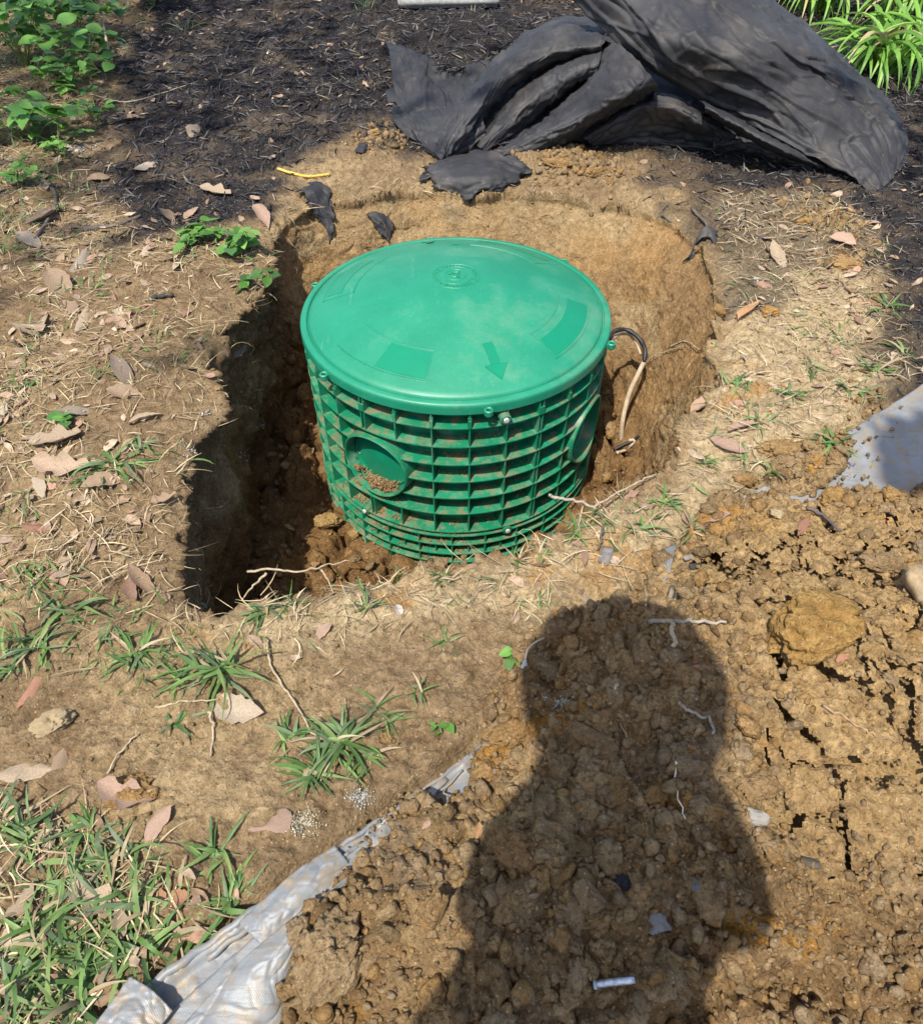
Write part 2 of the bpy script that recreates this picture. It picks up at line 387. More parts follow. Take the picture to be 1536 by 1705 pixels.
M_GRASS = attr_material('grass_blade', .5, .35, .3, None, .15)
M_LITTER = attr_material('litter', .8, .15, 0, .4)
M_MULCH = attr_material('mulch_shred', .75, .25, 0, .6)
def plain(name, col, rough=.6, spec=.3, trans=0, scale=40, var=.25, bumpk=.3, coord='obj', metal=0, objcol=False, dist=.002, stretch=None):
    m, t, b, n, l = nodes(name)
    x = tex(t, 'noise', scale, coord, 5, .65, stretch)
    if objcol:
        oi = n('ShaderNodeObjectInfo'); base = oi.outputs['Color']
    else:
        base = tuple(col)+(1,)
    c = mixn(t, 1.0, base, ramp(t, x.outputs['Fac'], .3, .7, (1-var,)*3+(1,), (1+var,)*3+(1,)), 'MULTIPLY')
    l(c, b.inputs['Base Color']); set_(b, rough=rough, spec=spec, metal=metal)
    if bumpk: bump(t, b, [(x.outputs['Fac'], bumpk, dist)])
    if trans:
        tr = n('ShaderNodeBsdfTranslucent'); mx = n('ShaderNodeMixShader'); mx.inputs[0].default_value = trans
        l(c, tr.inputs[0]); l(b.outputs[0], mx.inputs[1]); l(tr.outputs[0], mx.inputs[2]); l(mx.outputs[0], t.nodes['Material Output'].inputs[0])
    return m
M_LEAF = plain('green_leaf', None, .42, .45, .3, 30, .2, .3, objcol=True)
M_DRY = plain('dry_leaf', None, .72, .25, .12, 45, .32, .5, objcol=True)
M_TWIG = plain('twig_bark', None, .85, .15, 0, 120, .35, .6, objcol=True)
M_STONE = plain('stone', None, .85, .2, 0, 60, .3, .7, objcol=True)

# ------------------------------------------------------------------ object helpers
def prop(o, label=None, cat=None, group=None, kind=None):
    if label: o['label'] = label
    if cat: o['category'] = cat
    if group: o['group'] = group
    if kind: o['kind'] = kind
    return o
def link(name, me, parent=None, mat=None, loc=None):
    o = bpy.data.objects.new(name, me); COL.objects.link(o)
    if mat: me.materials.append(mat)
    if parent: o.parent = parent
    if loc is not None: o.location = loc
    return o
def empty(name, loc=(0, 0, 0), rz=0):
    o = bpy.data.objects.new(name, None); COL.objects.link(o); o.location = loc; o.rotation_euler[2] = rz
    o.empty_display_size = .05; return o
class MB:
    def __init__(s): s.v, s.f = [], []
    def add(s, vs, fs):
        n = len(s.v); s.v += [tuple(v) for v in vs]; s.f += [tuple(i+n for i in f) for f in fs]
    def strip(s, A, B, closed=False):
        n = len(A); vs = list(A)+list(B)
        s.add(vs, [(i, (i+1) % n, n+(i+1) % n, n+i) for i in range(n if closed else n-1)])
    def box(s, c, sx, sy, sz, rz=0):
        vs = []
        for k in range(8):
            x, y, z = (sx if k & 1 else -sx)/2, (sy if k & 2 else -sy)/2, (sz if k & 4 else -sz)/2
            vs.append((c[0]+x*math.cos(rz)-y*math.sin(rz), c[1]+x*math.sin(rz)+y*math.cos(rz), c[2]+z))
        s.add(vs, [(0, 2, 3, 1), (4, 5, 7, 6), (0, 1, 5, 4), (2, 6, 7, 3), (0, 4, 6, 2), (1, 3, 7, 5)])
    def tube(s, pts, rad, n=7, cap=True):
        pts = [Vector(p) for p in pts]; rings = []
        up = Vector((0, 0, 1))
        for i, p in enumerate(pts):
            t = (pts[min(i+1, len(pts)-1)]-pts[max(i-1, 0)]).normalized()
            a = t.cross(up)
            if a.length < .05: a = t.cross(Vector((1, 0, 0)))
            a.normalize(); b = a.cross(t); r = rad(i/(len(pts)-1)) if callable(rad) else rad
            rings.append([p+(a*math.cos(2*PI*k/n)+b*math.sin(2*PI*k/n))*r for k in range(n)])
        for q in range(len(rings)-1): s.strip(rings[q], rings[q+1], True)
        if cap:
            s.add(rings[0], [tuple(range(n))]); s.add(rings[-1], [tuple(range(n))[::-1]])
    def mesh(s, name, smooth=True, angle=None):
        me = bpy.data.meshes.new(name); me.from_pydata(s.v, [], s.f)
        bm = bmesh.new(); bm.from_mesh(me); bmesh.ops.remove_doubles(bm, verts=bm.verts, dist=1e-5)
        bmesh.ops.recalc_face_normals(bm, faces=bm.faces); bm.to_mesh(me); bm.free()
        if smooth:
            me.polygons.foreach_set('use_smooth', [True]*len(me.polygons))
            if angle: me.set_sharp_from_angle(angle=R(angle))
        me.update(); return me
def smooth_path(pts, k=6):
    P = [Vector(p) for p in pts]; P = [P[0]*2-P[1]]+P+[P[-1]*2-P[-2]]; out = []
    for i in range(1, len(P)-2):
        for j in range(k):
            t = j/k; a, b, c, d = P[i-1:i+3]
            out.append(.5*((2*b)+(c-a)*t+(2*a-5*b+4*c-d)*t*t+(3*b-a-3*c+d)*t**3))
    out.append(P[-2]); return out

GF = grid_faces(NX, NY); gp = GAP.ravel()[GF].sum(1) >= 3
me = mesh_np('ground', np.stack([X, Y, Z], -1), GF[~gp], C, True, (M_SOIL,))
jj, ii = np.where(w_cmp[::4, ::4] > .2); j0, j1, i0, i1 = jj.min()*4, jj.max()*4, ii.min()*4, ii.max()*4      # loose soil deeper down in the cracks
sl = (slice(j0, j1, 5), slice(i0, i1, 5)); SX, SY, SZ, SN = X[sl], Y[sl], ZB[sl]+sh[sl]-.055+.01*fbm(X[sl]*20, Y[sl]*20, s=341, o=3), C[sl]
sub = bpy.data.objects.new('ground_below_cracks', mesh_np('ground_below_cracks', np.stack([SX, SY, SZ], -1), grid_faces(SX.shape[1], SX.shape[0]), SN, True, (M_SOIL,))); COL.objects.link(sub); sub['kind'] = 'structure'
GROUND = link('ground', me); GROUND['kind'] = 'structure'
bpy.context.view_layer.update()
def at(px, py):
    d = ray(px, py); ok, loc, nrm, _ = GROUND.ray_cast(Vector((0, 0, CAM_H)), d.normalized())
    return (loc, nrm) if ok else (on(px, py), Vector((0, 0, 1)))
def drop(x, y, z=2.0):
    ok, loc, nrm, _ = GROUND.ray_cast(Vector((x, y, z)), Vector((0, 0, -1)))
    return (loc, nrm) if ok else (Vector((x, y, 0)), Vector((0, 0, 1)))
# free spots: weighted picks of ground vertices
_ax = np.gradient(gx)[None, :]*np.gradient(gy)[:, None]
_vis = (Y > .02) & (Y < 4.6) & (np.abs(X) < .62*Y+.62)
def spots(wgt, n):
    p = (np.clip(wgt, 0, 1)*_ax*_vis).ravel(); p /= p.sum()
    i = rng.choice(p.size, n, p=p); j = rng.random((n, 2))-.5
    sx = np.broadcast_to(np.gradient(gx)[None, :], X.shape).ravel()[i]; sy = np.broadcast_to(np.gradient(gy)[:, None], X.shape).ravel()[i]
    P = np.stack([X.ravel()[i], Y.ravel()[i], Z.ravel()[i]], -1); Nn = NRM.reshape(-1, 3)[i]
    big = np.maximum(sx, sy) > .008
    P[big, 0] += (j[:, 0]*sx)[big]; P[big, 1] += (j[:, 1]*sy)[big]
    return P, Nn
NRM = grid_normals(X, Y, Z)
NSM = N                                                     # normals of the smooth ground below the relief
def frames(Nn, yaw):
    """rotation matrices (n,3,3): local z along the normal, turned by yaw"""
    n = Nn/np.linalg.norm(Nn, axis=1)[:, None]
    ref = np.stack([np.cos(yaw), np.sin(yaw), 0*yaw], -1)
    x = ref-(ref*n).sum(1)[:, None]*n; x /= np.linalg.norm(x, axis=1)[:, None]+1e-9
    y = np.cross(n, x); return np.stack([x, y, n], -1)
def scatter(name, temps, P, Rm, S, cols, mat, kind='stuff', parent=None, label=None, cat=None, smooth=True):
    """joins transformed copies of triangle templates into one mesh"""
    Vs, Fs, Cs, off = [], [], [], 0
    pick = rng.integers(0, len(temps), len(P))
    for k, (tv, tf) in enumerate(temps):
        i = np.where(pick == k)[0]
        if not len(i): continue
        v = tv[None]*S[i][:, None, :]; v = np.einsum('nij,nvj->nvi', Rm[i], v)+P[i][:, None]
        nv = len(tv); Vs.append(v.reshape(-1, 3)); Fs.append((tf[None]+(np.arange(len(i))*nv)[:, None, None]+off).reshape(-1, 3)); off += nv*len(i)
        Cs.append(np.repeat(cols[i], nv, 0))
    me = mesh_np(name, np.concatenate(Vs), np.concatenate(Fs), np.concatenate(Cs), smooth, (mat,))
    o = link(name, me, parent); prop(o, label, cat, None, kind); return o
def tri_template(me):
    me.calc_loop_triangles(); v = np.array([x.co[:] for x in me.vertices], np.float32)
    return v, np.array([t.vertices[:] for t in me.loop_triangles], np.int32)

# ------------------------------------------------------------------ clods
def clod_mesh(name, sub, seed, jag=.25, flat=.8):
    bm = bmesh.new(); bmesh.ops.create_icosphere(bm, subdivisions=sub, radius=1)
    r_ = random.Random(seed)
    cuts = [(Vector((r_.gauss(0, 1), r_.gauss(0, 1), r_.gauss(0, .8))).normalized(), r_.uniform(.62, .92)) for _ in range(6)]
    for v in bm.verts:
        p = v.co.copy(); q = p+Vector((seed*3.1, 0, seed))
        s = 1+jag*mnoise.noise(q*1.3)+jag*.6*mnoise.noise(q*2.9)+(jag*.5*mnoise.noise(q*5.5) if sub > 1 else 0)+(jag*.42*abs(mnoise.noise(q*10)) if sub > 2 else 0)+(jag*.30*mnoise.noise(q*21) if sub > 3 else 0)+(jag*.22*mnoise.noise(q*42) if sub > 4 else 0)
        p *= s
        for n_, d_ in cuts:
            e = p.dot(n_)-d_
            if e > 0: p -= n_*e*.8
        p.z *= flat; v.co = p
    me = bpy.data.meshes.new(name); bm.to_mesh(me); bm.free()
    me.polygons.foreach_set('use_smooth', [True]*len(me.polygons)); return me
CL_BIG = [clod_mesh('clod', 5, i, .48, .72) for i in range(6)]
CL_MID = [clod_mesh('clod', 4, 20+i, .5, .8) for i in range(6)]
T3 = [tri_template(clod_mesh('c', 3, 40+i, .5, .8)) for i in range(6)]
T2 = [tri_template(clod_mesh('c', 2, 40+i, .5, .8)) for i in range(6)]
T1 = [tri_template(clod_mesh('c', 1, 60+i, .55, .8)) for i in range(6)]
SOILS = [(.285, .193, .100), (.26, .172, .085), (.33, .235, .128), (.235, .165, .092), (.32, .20, .088), (.28, .205, .122), (.31, .222, .125)]
def soilcol(n):
    a = np.array(SOILS, np.float32)[rng.integers(0, len(SOILS), n)]; return a*rng.uniform(.88, 1.12, (n, 1)).astype(np.float32)
def random_frames(n):
    q = rng.normal(size=(n, 4)); q /= np.linalg.norm(q, axis=1)[:, None]; a, b, c, d = q.T
    return np.stack([np.stack([1-2*(c*c+d*d), 2*(b*c-a*d), 2*(b*d+a*c)], -1), np.stack([2*(b*c+a*d), 1-2*(b*b+d*d), 2*(c*d-a*b)], -1),
                     np.stack([2*(b*d-a*c), 2*(c*d+a*b), 1-2*(b*b+c*c)], -1)], 1)
def clod_stuff(name, wgt, n, lo, hi, temps, label, pw=2.5, sink=.2):
    P, Nn = spots(wgt, n); r = lo+(hi-lo)*rng.random(n)**pw
    S = np.stack([r*rng.uniform(.8, 1.35, n), r*rng.uniform(.8, 1.2, n), r*rng.uniform(.65, 1.0, n)], -1)
    P = P+np.array([0, 0, 1.])*(r*(.5-sink))[:, None]
    return scatter(name, temps, P, random_frames(n), S, soilcol(n), M_SOIL, label=label, cat='soil')
clod_stuff('soil_lumps', loose*1.0+.05*w_cmp, 1300, .005, .012, T2, 'loose lumps of clay spread through the brown spoil heap')
clod_stuff('soil_crumbs', loose*1.0+.3*w_cmp+.25*w_flr, 16000, .0013, .0055, T1, 'fine crumbs of clay strewn over the spoil heap', 2.0)
clod_stuff('pit_lumps', w_flr*sm(.345, .4, np.hypot(X+.0124, Y-1.465)), 300, .005, .016, T3, 'damp lumps of clay lying on the floor of the pit')
clod_stuff('ground_crumbs', (1-w_sp)*(1-.6*w_in)*(1-w_mul*.9)*(1-w_tarp)*(.25+.75*sm(-.3,.4,n2)), 10500, .0010, .0042, T1, 'small crumbs of dry soil around the pit', 2.2)
def blob(px, py, rx, ry):
    c_ = on(px, py); return np.exp(-(((X-c_.x)/rx)**2+((Y-c_.y)/ry)**2))
clod_stuff('clay_lumps', (blob(960, 280, .13, .10)+.8*blob(1370, 370, .09, .10)+.5*blob(660, 245, .08, .08)+.5*blob(1400, 440, .07, .07)+.5*blob(610, 240, .07, .06)+.5*blob(1450, 680, .07, .05))**1.5, 1000, .003, .013, T2, 'crumbly clay lumps in small heaps round the pit, most under the cloth edge')
def place(name, me, px, py, size, col, mat, label, cat, rot=0, sink=.25, group=None, tilt=None, up=None):
    loc, nrm = at(px, py); o = link(name, me); 
    if not me.materials: me.materials.append(mat)
    s = size if hasattr(size, '__len__') else (size,)*3
    o.scale = s; o.rotation_euler = (R(tilt[0]) if tilt else 0, R(tilt[1]) if tilt else 0, R(rot))
    o.location = loc+Vector((0, 0, s[2]*(.5-sink) if up is None else up)); o.color = tuple(col)+(1,)
    return prop(o, label, cat, group)
HC = [  # px, py, (sizes in m), rot, colour, label
 (555,1608,(.062,.050,.040),20,(.33,.25,.15),'large grey brown clod with crumbly top lying against the folded tarp'),
 (1345,1052,(.066,.060,.060),35,(.43,.26,.075),'smooth ochre slab of clay beside the deepest crack in the spoil'),
 (860,1415,(.042,.034,.028),-20,(.30,.18,.085),'broad angular brown clod in the middle of the spoil heap'),
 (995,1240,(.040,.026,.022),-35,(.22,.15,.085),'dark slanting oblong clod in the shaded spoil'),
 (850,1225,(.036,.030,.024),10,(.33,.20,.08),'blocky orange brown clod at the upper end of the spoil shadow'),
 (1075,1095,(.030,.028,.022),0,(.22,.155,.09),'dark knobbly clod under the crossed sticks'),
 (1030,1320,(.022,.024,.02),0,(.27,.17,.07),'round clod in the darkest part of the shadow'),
 (955,1650,(.024,.022,.018),40,(.36,.26,.14),'pale egg shaped clod beside the silver tube'),
 (1110,1610,(.024,.024,.018),70,(.30,.22,.11),'tan clod to the right of the silver tube'),
 (1265,1310,(.030,.028,.022),20,(.30,.2,.1),'lumpy clod straddling the right edge of the shadow'),
 (1300,752,(.040,.028,.021),-8,(.34,.22,.10),'flat bottomed tan clod lying above the small tarp patch'),
 (1283,519,(.028,.016,.012),10,(.42,.23,.07),'rusty orange clod on the pale soil right of the pit'),
 (1085,940,(.030,.026,.018),0,(.36,.23,.10),'rounded clod beside the torn grey tarp scrap'),
 (545,868,(.032,.028,.022),15,(.40,.27,.10),'yellowish clod leaning on the foot of the green riser'),
 (590,888,(.020,.022,.022),0,(.37,.25,.10),'small yellow clod wedged against the riser base'),
 (1240,800,(.018,.016,.014),0,(.36,.22,.09),'round brown clod on the upper left corner of the right tarp patch'),
 (1385,830,(.026,.022,.017),30,(.38,.23,.08),'orange clod on the lower edge of the right tarp patch'),
 (1485,825,(.020,.016,.014),0,(.36,.22,.08),'clod below the dark shadow on the right tarp patch'),
 (1430,795,(.012,.010,.008),0,(.40,.24,.08),'small orange crumb clod on the silver right tarp patch'),
 (505,1500,(.014,.012,.010),0,(.35,.21,.07),'small clod sitting on the grey tarp strip'),
 (465,1520,(.010,.009,.007),0,(.33,.19,.06),'tiny rusty clod on the tarp strip, lower of two'),
 (930,275,(.040,.028,.024),0,(.33,.21,.09),'brown clod heaped under the edge of the black cloth'),
 (990,290,(.030,.022,.02),20,(.31,.19,.08),'crumbly clod right of the one under the black cloth'),
 (625,225,(.030,.022,.024),0,(.38,.25,.12),'tan clod against the left foot of the black cloth'),
 (215,1325,(.045,.028,.020),0,(.33,.2,.08),'broken orange clod among the big leaves at lower left'),
 (250,1320,(.020,.016,.014),0,(.30,.18,.07),'small clod beside the broken orange clod at lower left'),
 (640,1390,(.020,.018,.016),0,(.33,.2,.09),'brown clod just inside the tip of the tarp strip'),
 (1470,940,(.030,.024,.020),0,(.27,.2,.12),'grey brown clod below the small patch of weeds at the right'),
 (1350,370,(.036,.020,.012),0,(.45,.27,.07),'yellow ochre lump on the soil below the black cloth'),
 (1410,440,(.05,.03,.014),0,(.40,.25,.10),'flattened clay lump between chips at the right of the pit'),
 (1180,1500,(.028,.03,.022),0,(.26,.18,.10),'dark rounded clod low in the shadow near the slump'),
 (640,1230,(.018,.014,.012),0,(.35,.22,.1),'small clod in the middle of the large grass tuft area'),
]
for i, (px, py, s, rz, c, lb) in enumerate(HC):
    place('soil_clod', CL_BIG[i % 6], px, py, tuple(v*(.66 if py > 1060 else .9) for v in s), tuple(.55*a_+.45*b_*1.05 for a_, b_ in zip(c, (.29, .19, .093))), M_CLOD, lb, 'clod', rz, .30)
LM = [((985,1640),'silver tube'),((1115,1040),'crossed sticks'),((868,1112),'white plastic tag'),((940,1168),'white lichen crust'),((1345,1052),'ochre slab'),((555,1608),'big grey brown clod by the tarp'),
      ((740,1287),'tip of the tarp edge'),((795,1385),'standing orange brown leaf'),((1470,1240),'pale oval leaf on the thin twig'),((1520,990),'tan stone block'),((1347,1438),'dark flat chip in the crack'),((1130,1320),'thin white root'),
      ((1090,1535),'round grey pebble'),((1400,1650),'slumped step at the bottom right'),((1155,1125),'straw coloured husk'),((700,1650),'lower left flank of the heap'),((850,1225),'blocky orange brown clod'),((1300,1300),'cracks right of the shadow'),
      ((395,1180),'spotted oak leaf'),((190,775),'tall grass tuft on the pit shoulder'),((240,700),'leaf drift on the pit shoulder'),((60,560),'bare left bank'),((100,735),'wide wavy tan leaf'),((265,1375),'broad pinkish leaf'),((230,1090),'leafy grass tuft beside the biggest tuft'),
      ((60,1075),'broad grass tuft at the left edge'),((88,1206),'round tan stone'),((130,248),'ash spot'),((100,350),'fine weed clump'),((350,400),'small leaved weed on the far pit lip'),((200,535),'charred stick on the bank'),((150,1500),'notched tan leaf'),((60,1620),'bottom left corner'),
      ((240,1600),'tarp hem'),((365,1425),'upright grass tuft'),((270,900),'left pit edge'),((30,900),'left edge of the picture'),((150,420),'dark stick by the mulch'),((45,110),'corner vine'),((320,222),'open mulch'),((500,150),'dark mulch left of the cloth'),((1450,380),'cloth corner'),((300,990),'near corner of the pit')]
def landmark(p):
    v = Vector(p)-Vector((0, 0, CAM_H)); s_, c_ = math.sin(PITCH), math.cos(PITCH); d = v.y*c_-v.z*s_; u = v.y*s_+v.z*c_
    q = (IW/2+F_PX*v.x/d, IH/2-F_PX*u/d); return min(LM, key=lambda k: (k[0][0]-q[0])**2+(k[0][1]-q[1])**2)[1]
P, _n = spots(loose+.1*w_cmp, 190)
sz = .0075+.0105*rng.random(190)**1.6
for i in range(190):
    o = link('soil_clod', CL_MID[i % 6], None); s = sz[i]
    if not CL_MID[i % 6].materials: CL_MID[i % 6].materials.append(M_CLOD)
    o.location = Vector(P[i])+Vector((0, 0, s*.25)); o.scale = (s*random.uniform(.85, 1.4), s*random.uniform(.8, 1.1), s*random.uniform(.7, 1.0))
    o.rotation_euler = (random.uniform(-.6, .6), random.uniform(-.6, .6), random.uniform(0, 6.28)); c = soilcol(1)[0]; o.color = (c[0], c[1], c[2], 1)
    prop(o, '%s %s clay clod near the %s' % ('small' if s < .0105 else 'middling' if s < .0145 else 'large', 'dark brown' if c[0] < .25 else 'brown' if c[0] < .29 else 'tan brown' if c[0] < .32 else 'light tan', landmark(P[i])), 'clod', 'clods scattered through the loose spoil')

# ------------------------------------------------------------------ the green riser with its domed lid
RX, RY = -.0124, 1.465
m, t, b, n, l = nodes('green_plastic')
x1 = tex(t, 'noise', 26, 'obj', 5, .65); x2 = tex(t, 'noise', 240, 'obj', 3, .6); x3 = tex(t, 'noise', 7, 'obj', 4, .6)
c = mixn(t, ramp(t, x3.outputs['Fac'], .35, .7), (.004, .165, .080, 1), (.009, .205, .102, 1))
c = mixn(t, ramp(t, x1.outputs['Fac'], .52, .76, (0, 0, 0, 1), (.6, .6, .6, 1)), c, (.20, .33, .23, 1))
gn = n('ShaderNodeNewGeometry'); sx_ = n('ShaderNodeSeparateXYZ'); l(gn.outputs['Normal'], sx_.inputs[0])       # soil settles on ledges
x5 = tex(t, 'noise', 34, 'obj', 6, .75); mu = n('ShaderNodeMath'); mu.operation = 'MULTIPLY'
l(ramp(t, sx_.outputs[2], .35, .8), mu.inputs[0]); l(ramp(t, x5.outputs['Fac'], .48, .64), mu.inputs[1])
c = mixn(t, mu.outputs[0], c, (.21, .15, .085, 1))
c = mixn(t, ramp(t, x5.outputs['Fac'], .60, .78, (0, 0, 0, 1), (.5, .5, .5, 1)), c, (.17, .20, .12, 1))
l(c, b.inputs['Base Color']); set_(b, rough=.42, spec=.5)
l(ramp(t, x1.outputs['Fac'], .3, .75, (.32,)*3+(1,), (.6,)*3+(1,)), b.inputs['Roughness'])
bump(t, b, [(x2.outputs['Fac'], .25, .0006)])
M_GREEN = m
m, t, b, n, l = nodes('green_plastic_lid')
x1 = tex(t, 'noise', 9, 'obj', 5, .6); x2 = tex(t, 'noise', 700, 'obj', 2, .5); x4 = tex(t, 'noise', 160, 'obj', 4, .7)
c = mixn(t, ramp(t, x1.outputs['Fac'], .3, .75), (.007, .195, .105, 1), (.016, .245, .138, 1))
c = mixn(t, ramp(t, x4.outputs['Fac'], .55, .9, (0, 0, 0, 1), (.6, .6, .6, 1)), c, (.07, .32, .20, 1))
x6 = tex(t, 'noise', 5, 'obj', 6, .7); x7 = tex(t, 'noise', 38, 'obj', 5, .7, (1, .12, 1))
c = mixn(t, ramp(t, x6.outputs['Fac'], .52, .78, (0, 0, 0, 1), (.28, .28, .28, 1)), c, (.30, .34, .24, 1))
c = mixn(t, ramp(t, x7.outputs['Fac'], .64, .74, (0, 0, 0, 1), (.35, .35, .35, 1)), c, (.22, .42, .32, 1))
l(c, b.inputs['Base Color']); l(ramp(t, x6.outputs['Fac'], .3, .7, (.36,)*3+(1,), (.56,)*3+(1,)), b.inputs['Roughness']); b.inputs['Specular IOR Level'].default_value = .6
bump(t, b, [(x2.outputs['Fac'], .35, .0008)])
M_LID = m
M_PATCH = plain('green_plastic_smooth', (.005, .208, .110), .33, .5, 0, 20, .06, .05)
M_SCREW = plain('dusty_screw', (.45, .50, .45), .5, .5, 0, 80, .3, .2)
def lz(r): return .012+.081*max(0, 1-(r/.322)**1.6)
riser = empty('septic_tank_riser', (RX, RY, 0))
prop(riser, 'round green ribbed plastic riser under a domed green lid, standing in the pit', 'septic riser')
def lathe(prof, n=128):
    mb = MB(); rings = [[(r*math.cos(2*PI*k/n), r*math.sin(2*PI*k/n), z) for k in range(n)] for r, z in prof]
    for a, b_ in zip(rings[:-1], rings[1:]): mb.strip(a, b_, True)
    return mb
lid = link('lid', lathe([(.0005, lz(0))]+[(r, lz(r)) for r in np.linspace(.008, .3175, 34)]+[(.3195, .0115), (.3215, .0065), (.3235, .0065), (.3250, .0100), (.3270, .0112), (.3360, .0104), (.3385, .0085), (.3398, .0055), (.340, .001), (.340, -.013), (.3375, -.0145), (.325, -.0145)]).mesh('lid', True, 35), riser, M_LID)
def cap_patch(name, cells, h, mat, parent, lab=None):
    """thin raised patch following the dome; cells: list of (a0,a1,r0,r1) or polygon points in (r,a)"""
    mb = MB()
    for (a0, a1, r0, r1) in cells:
        na = max(2, int(abs(a1-a0)/2)+1); nr = max(2, int((r1-r0)/.01)+1)
        A = np.linspace(R(a0), R(a1), na); Q = np.linspace(r0, r1, nr)
        top = [[(q*math.cos(a), q*math.sin(a), lz(q)+h) for a in A] for q in Q]
        for u, v in zip(top[:-1], top[1:]): mb.strip(u, v)
        ed = [top[0], top[-1], [r_[0] for r_ in top], [r_[-1] for r_ in top]]
        for e in ed: mb.strip(e, [(p[0], p[1], p[2]-h-.001) for p in e])
    return link(name, mb.mesh(name, True, 35), parent, mat)
for a0 in (-146, -46, 36, 134):
    cap_patch('label_panel', [(a0, a0+45, .222, .289)], .0010, M_LID, lid)
    e = .0016
    mb = MB()                      # thin scored outline round each panel
    for q in (.2205, .2905):
        A = np.linspace(R(a0-.4), R(a0+45.4), 26)
        mb.strip([((q-.0008)*math.cos(a), (q-.0008)*math.sin(a), lz(q)+.0016) for a in A], [((q+.0008)*math.cos(a), (q+.0008)*math.sin(a), lz(q)+.0012) for a in A])
        mb.strip([((q-.0012)*math.cos(a), (q-.0012)*math.sin(a), lz(q)-.001) for a in A], [((q-.0008)*math.cos(a), (q-.0008)*math.sin(a), lz(q)+.0016) for a in A])
        mb.strip([((q+.0008)*math.cos(a), (q+.0008)*math.sin(a), lz(q)+.0012) for a in A], [((q+.0012)*math.cos(a), (q+.0012)*math.sin(a), lz(q)-.001) for a in A])
    link('panel_outline', mb.mesh('panel_outline'), lid, M_LID)
cap_patch('smooth_panel', [(-124, -101.6, .226, .285)], .0018, M_PATCH, lid)
cap_patch('smooth_panel', [(-45, -3, .240, .285)], .0018, M_PATCH, lid)
cap_patch('smooth_panel', [(40, 79, .262, .287)], .0018, M_PATCH, lid)
cap_patch('smooth_panel', [(140, 176, .250, .285)], .0018, M_PATCH, lid)
def arrow(ang, r0, r1, w):
    mb = MB(); ca, sa = math.cos(R(ang)), math.sin(R(ang)); rows = []
    rm = r0+(r1-r0)*.60
    for r_ in np.linspace(r0, rm, 6): rows.append((r_, w/2))
    for r_ in np.linspace(rm, r1, 5): rows.append((r_, w*1.15*(r1-r_)/(r1-rm)+.0003))
    L, Q = [], []
    for r_, hw in rows:
        for s_, A in ((-1, L), (1, Q)):
            x, y = r_*ca-s_*hw*sa, r_*sa+s_*hw*ca; A.append((x, y, lz(math.hypot(x, y))+.0022))
    mb.strip(L, Q)
    for A in (L, Q): mb.strip(A, [(p[0], p[1], p[2]-.003) for p in A])
    link('arrow', mb.mesh('arrow', True, 35), lid, M_PATCH)
arrow(-72, .207, .292, .020); arrow(104, .262, .298, .016)
# raised medallion with worn ring lettering
mb = MB()
def ring_on(mb, rr_, w_, h_):
    n_ = 64
    pf = [(rr_-w_, -.001), (rr_-w_*.6, h_), (rr_+w_*.6, h_), (rr_+w_, -.001)]
    rings = [[(r*math.cos(2*PI*k/n_), r*math.sin(2*PI*k/n_), lz(r)+z) for k in range(n_)] for r, z in pf]
    for a, b_ in zip(rings[:-1], rings[1:]): mb.strip(a, b_, True)
for q in ((.050, .0012, .0014), (.036, .0010, .0014), (.022, .0010, .0014), (.010, .0014, .0018)): ring_on(mb, *q)
med = link('medallion', mb.mesh('medallion'), lid, M_LID)
mb = MB()
for k in range(34):
    a = 2*PI*k/34
    if k % 9 in (4,): continue
    for dz, rr_ in ((0, .0455), (0, .0405)):
        mb.box(((rr_)*math.cos(a), rr_*math.sin(a), lz(rr_)+.0006), .0011, .0045 if k % 3 else .002, .0012, a)
    mb.box((.043*math.cos(a+.03), .043*math.sin(a+.03), lz(.043)+.0006), .0052, .0010, .0012, a+.2*(k % 2))
link('worn_lettering', mb.mesh('worn_lettering', False), med, M_LID)
mb = MB()
for k in range(3):                       # three blades of the emblem
    a = R(-90+120*k)
    for q in range(3):
        mb.box(((.006+q*.0035)*math.cos(a+q*.25), (.006+q*.0035)*math.sin(a+q*.25), lz(.01)+.0012), .005, .0045-.001*q, .0016, a+q*.3)
link('emblem', mb.mesh('emblem', False), med, M_LID)
mb = MB(); mb.box((.211*math.cos(R(92)), .211*math.sin(R(92)), lz(.211)+.001), .014, .003, .002, R(25)); mb.box((.216*math.cos(R(89)), .216*math.sin(R(89)), lz(.216)+.001), .009, .003, .002, R(130))
link('moulded_tick', mb.mesh('moulded_tick', False), lid, M_PATCH)
for a in (-139, -79.4, -20, 41.5, 100.5, 159.8):
    mb = MB(); n_ = 20; c0 = (.3485*math.cos(R(a)), .3485*math.sin(R(a)))
    pf = [(.0046, -.010), (.0046, .0015), (.0072, .0032), (.0092, .0015), (.0088, -.009), (.0055, -.013)]
    rings = [[(c0[0]+r*math.cos(2*PI*k/n_), c0[1]+r*math.sin(2*PI*k/n_), z) for k in range(n_)] for r, z in pf]
    for u, v in zip(rings[:-1], rings[1:]): mb.strip(u, v, True)
    mb.box((.337*math.cos(R(a)), .337*math.sin(R(a)), -.004), .012, .016, .008, R(a))
    link('screw_tab', mb.mesh('screw_tab', True, 35), lid, M_LID)
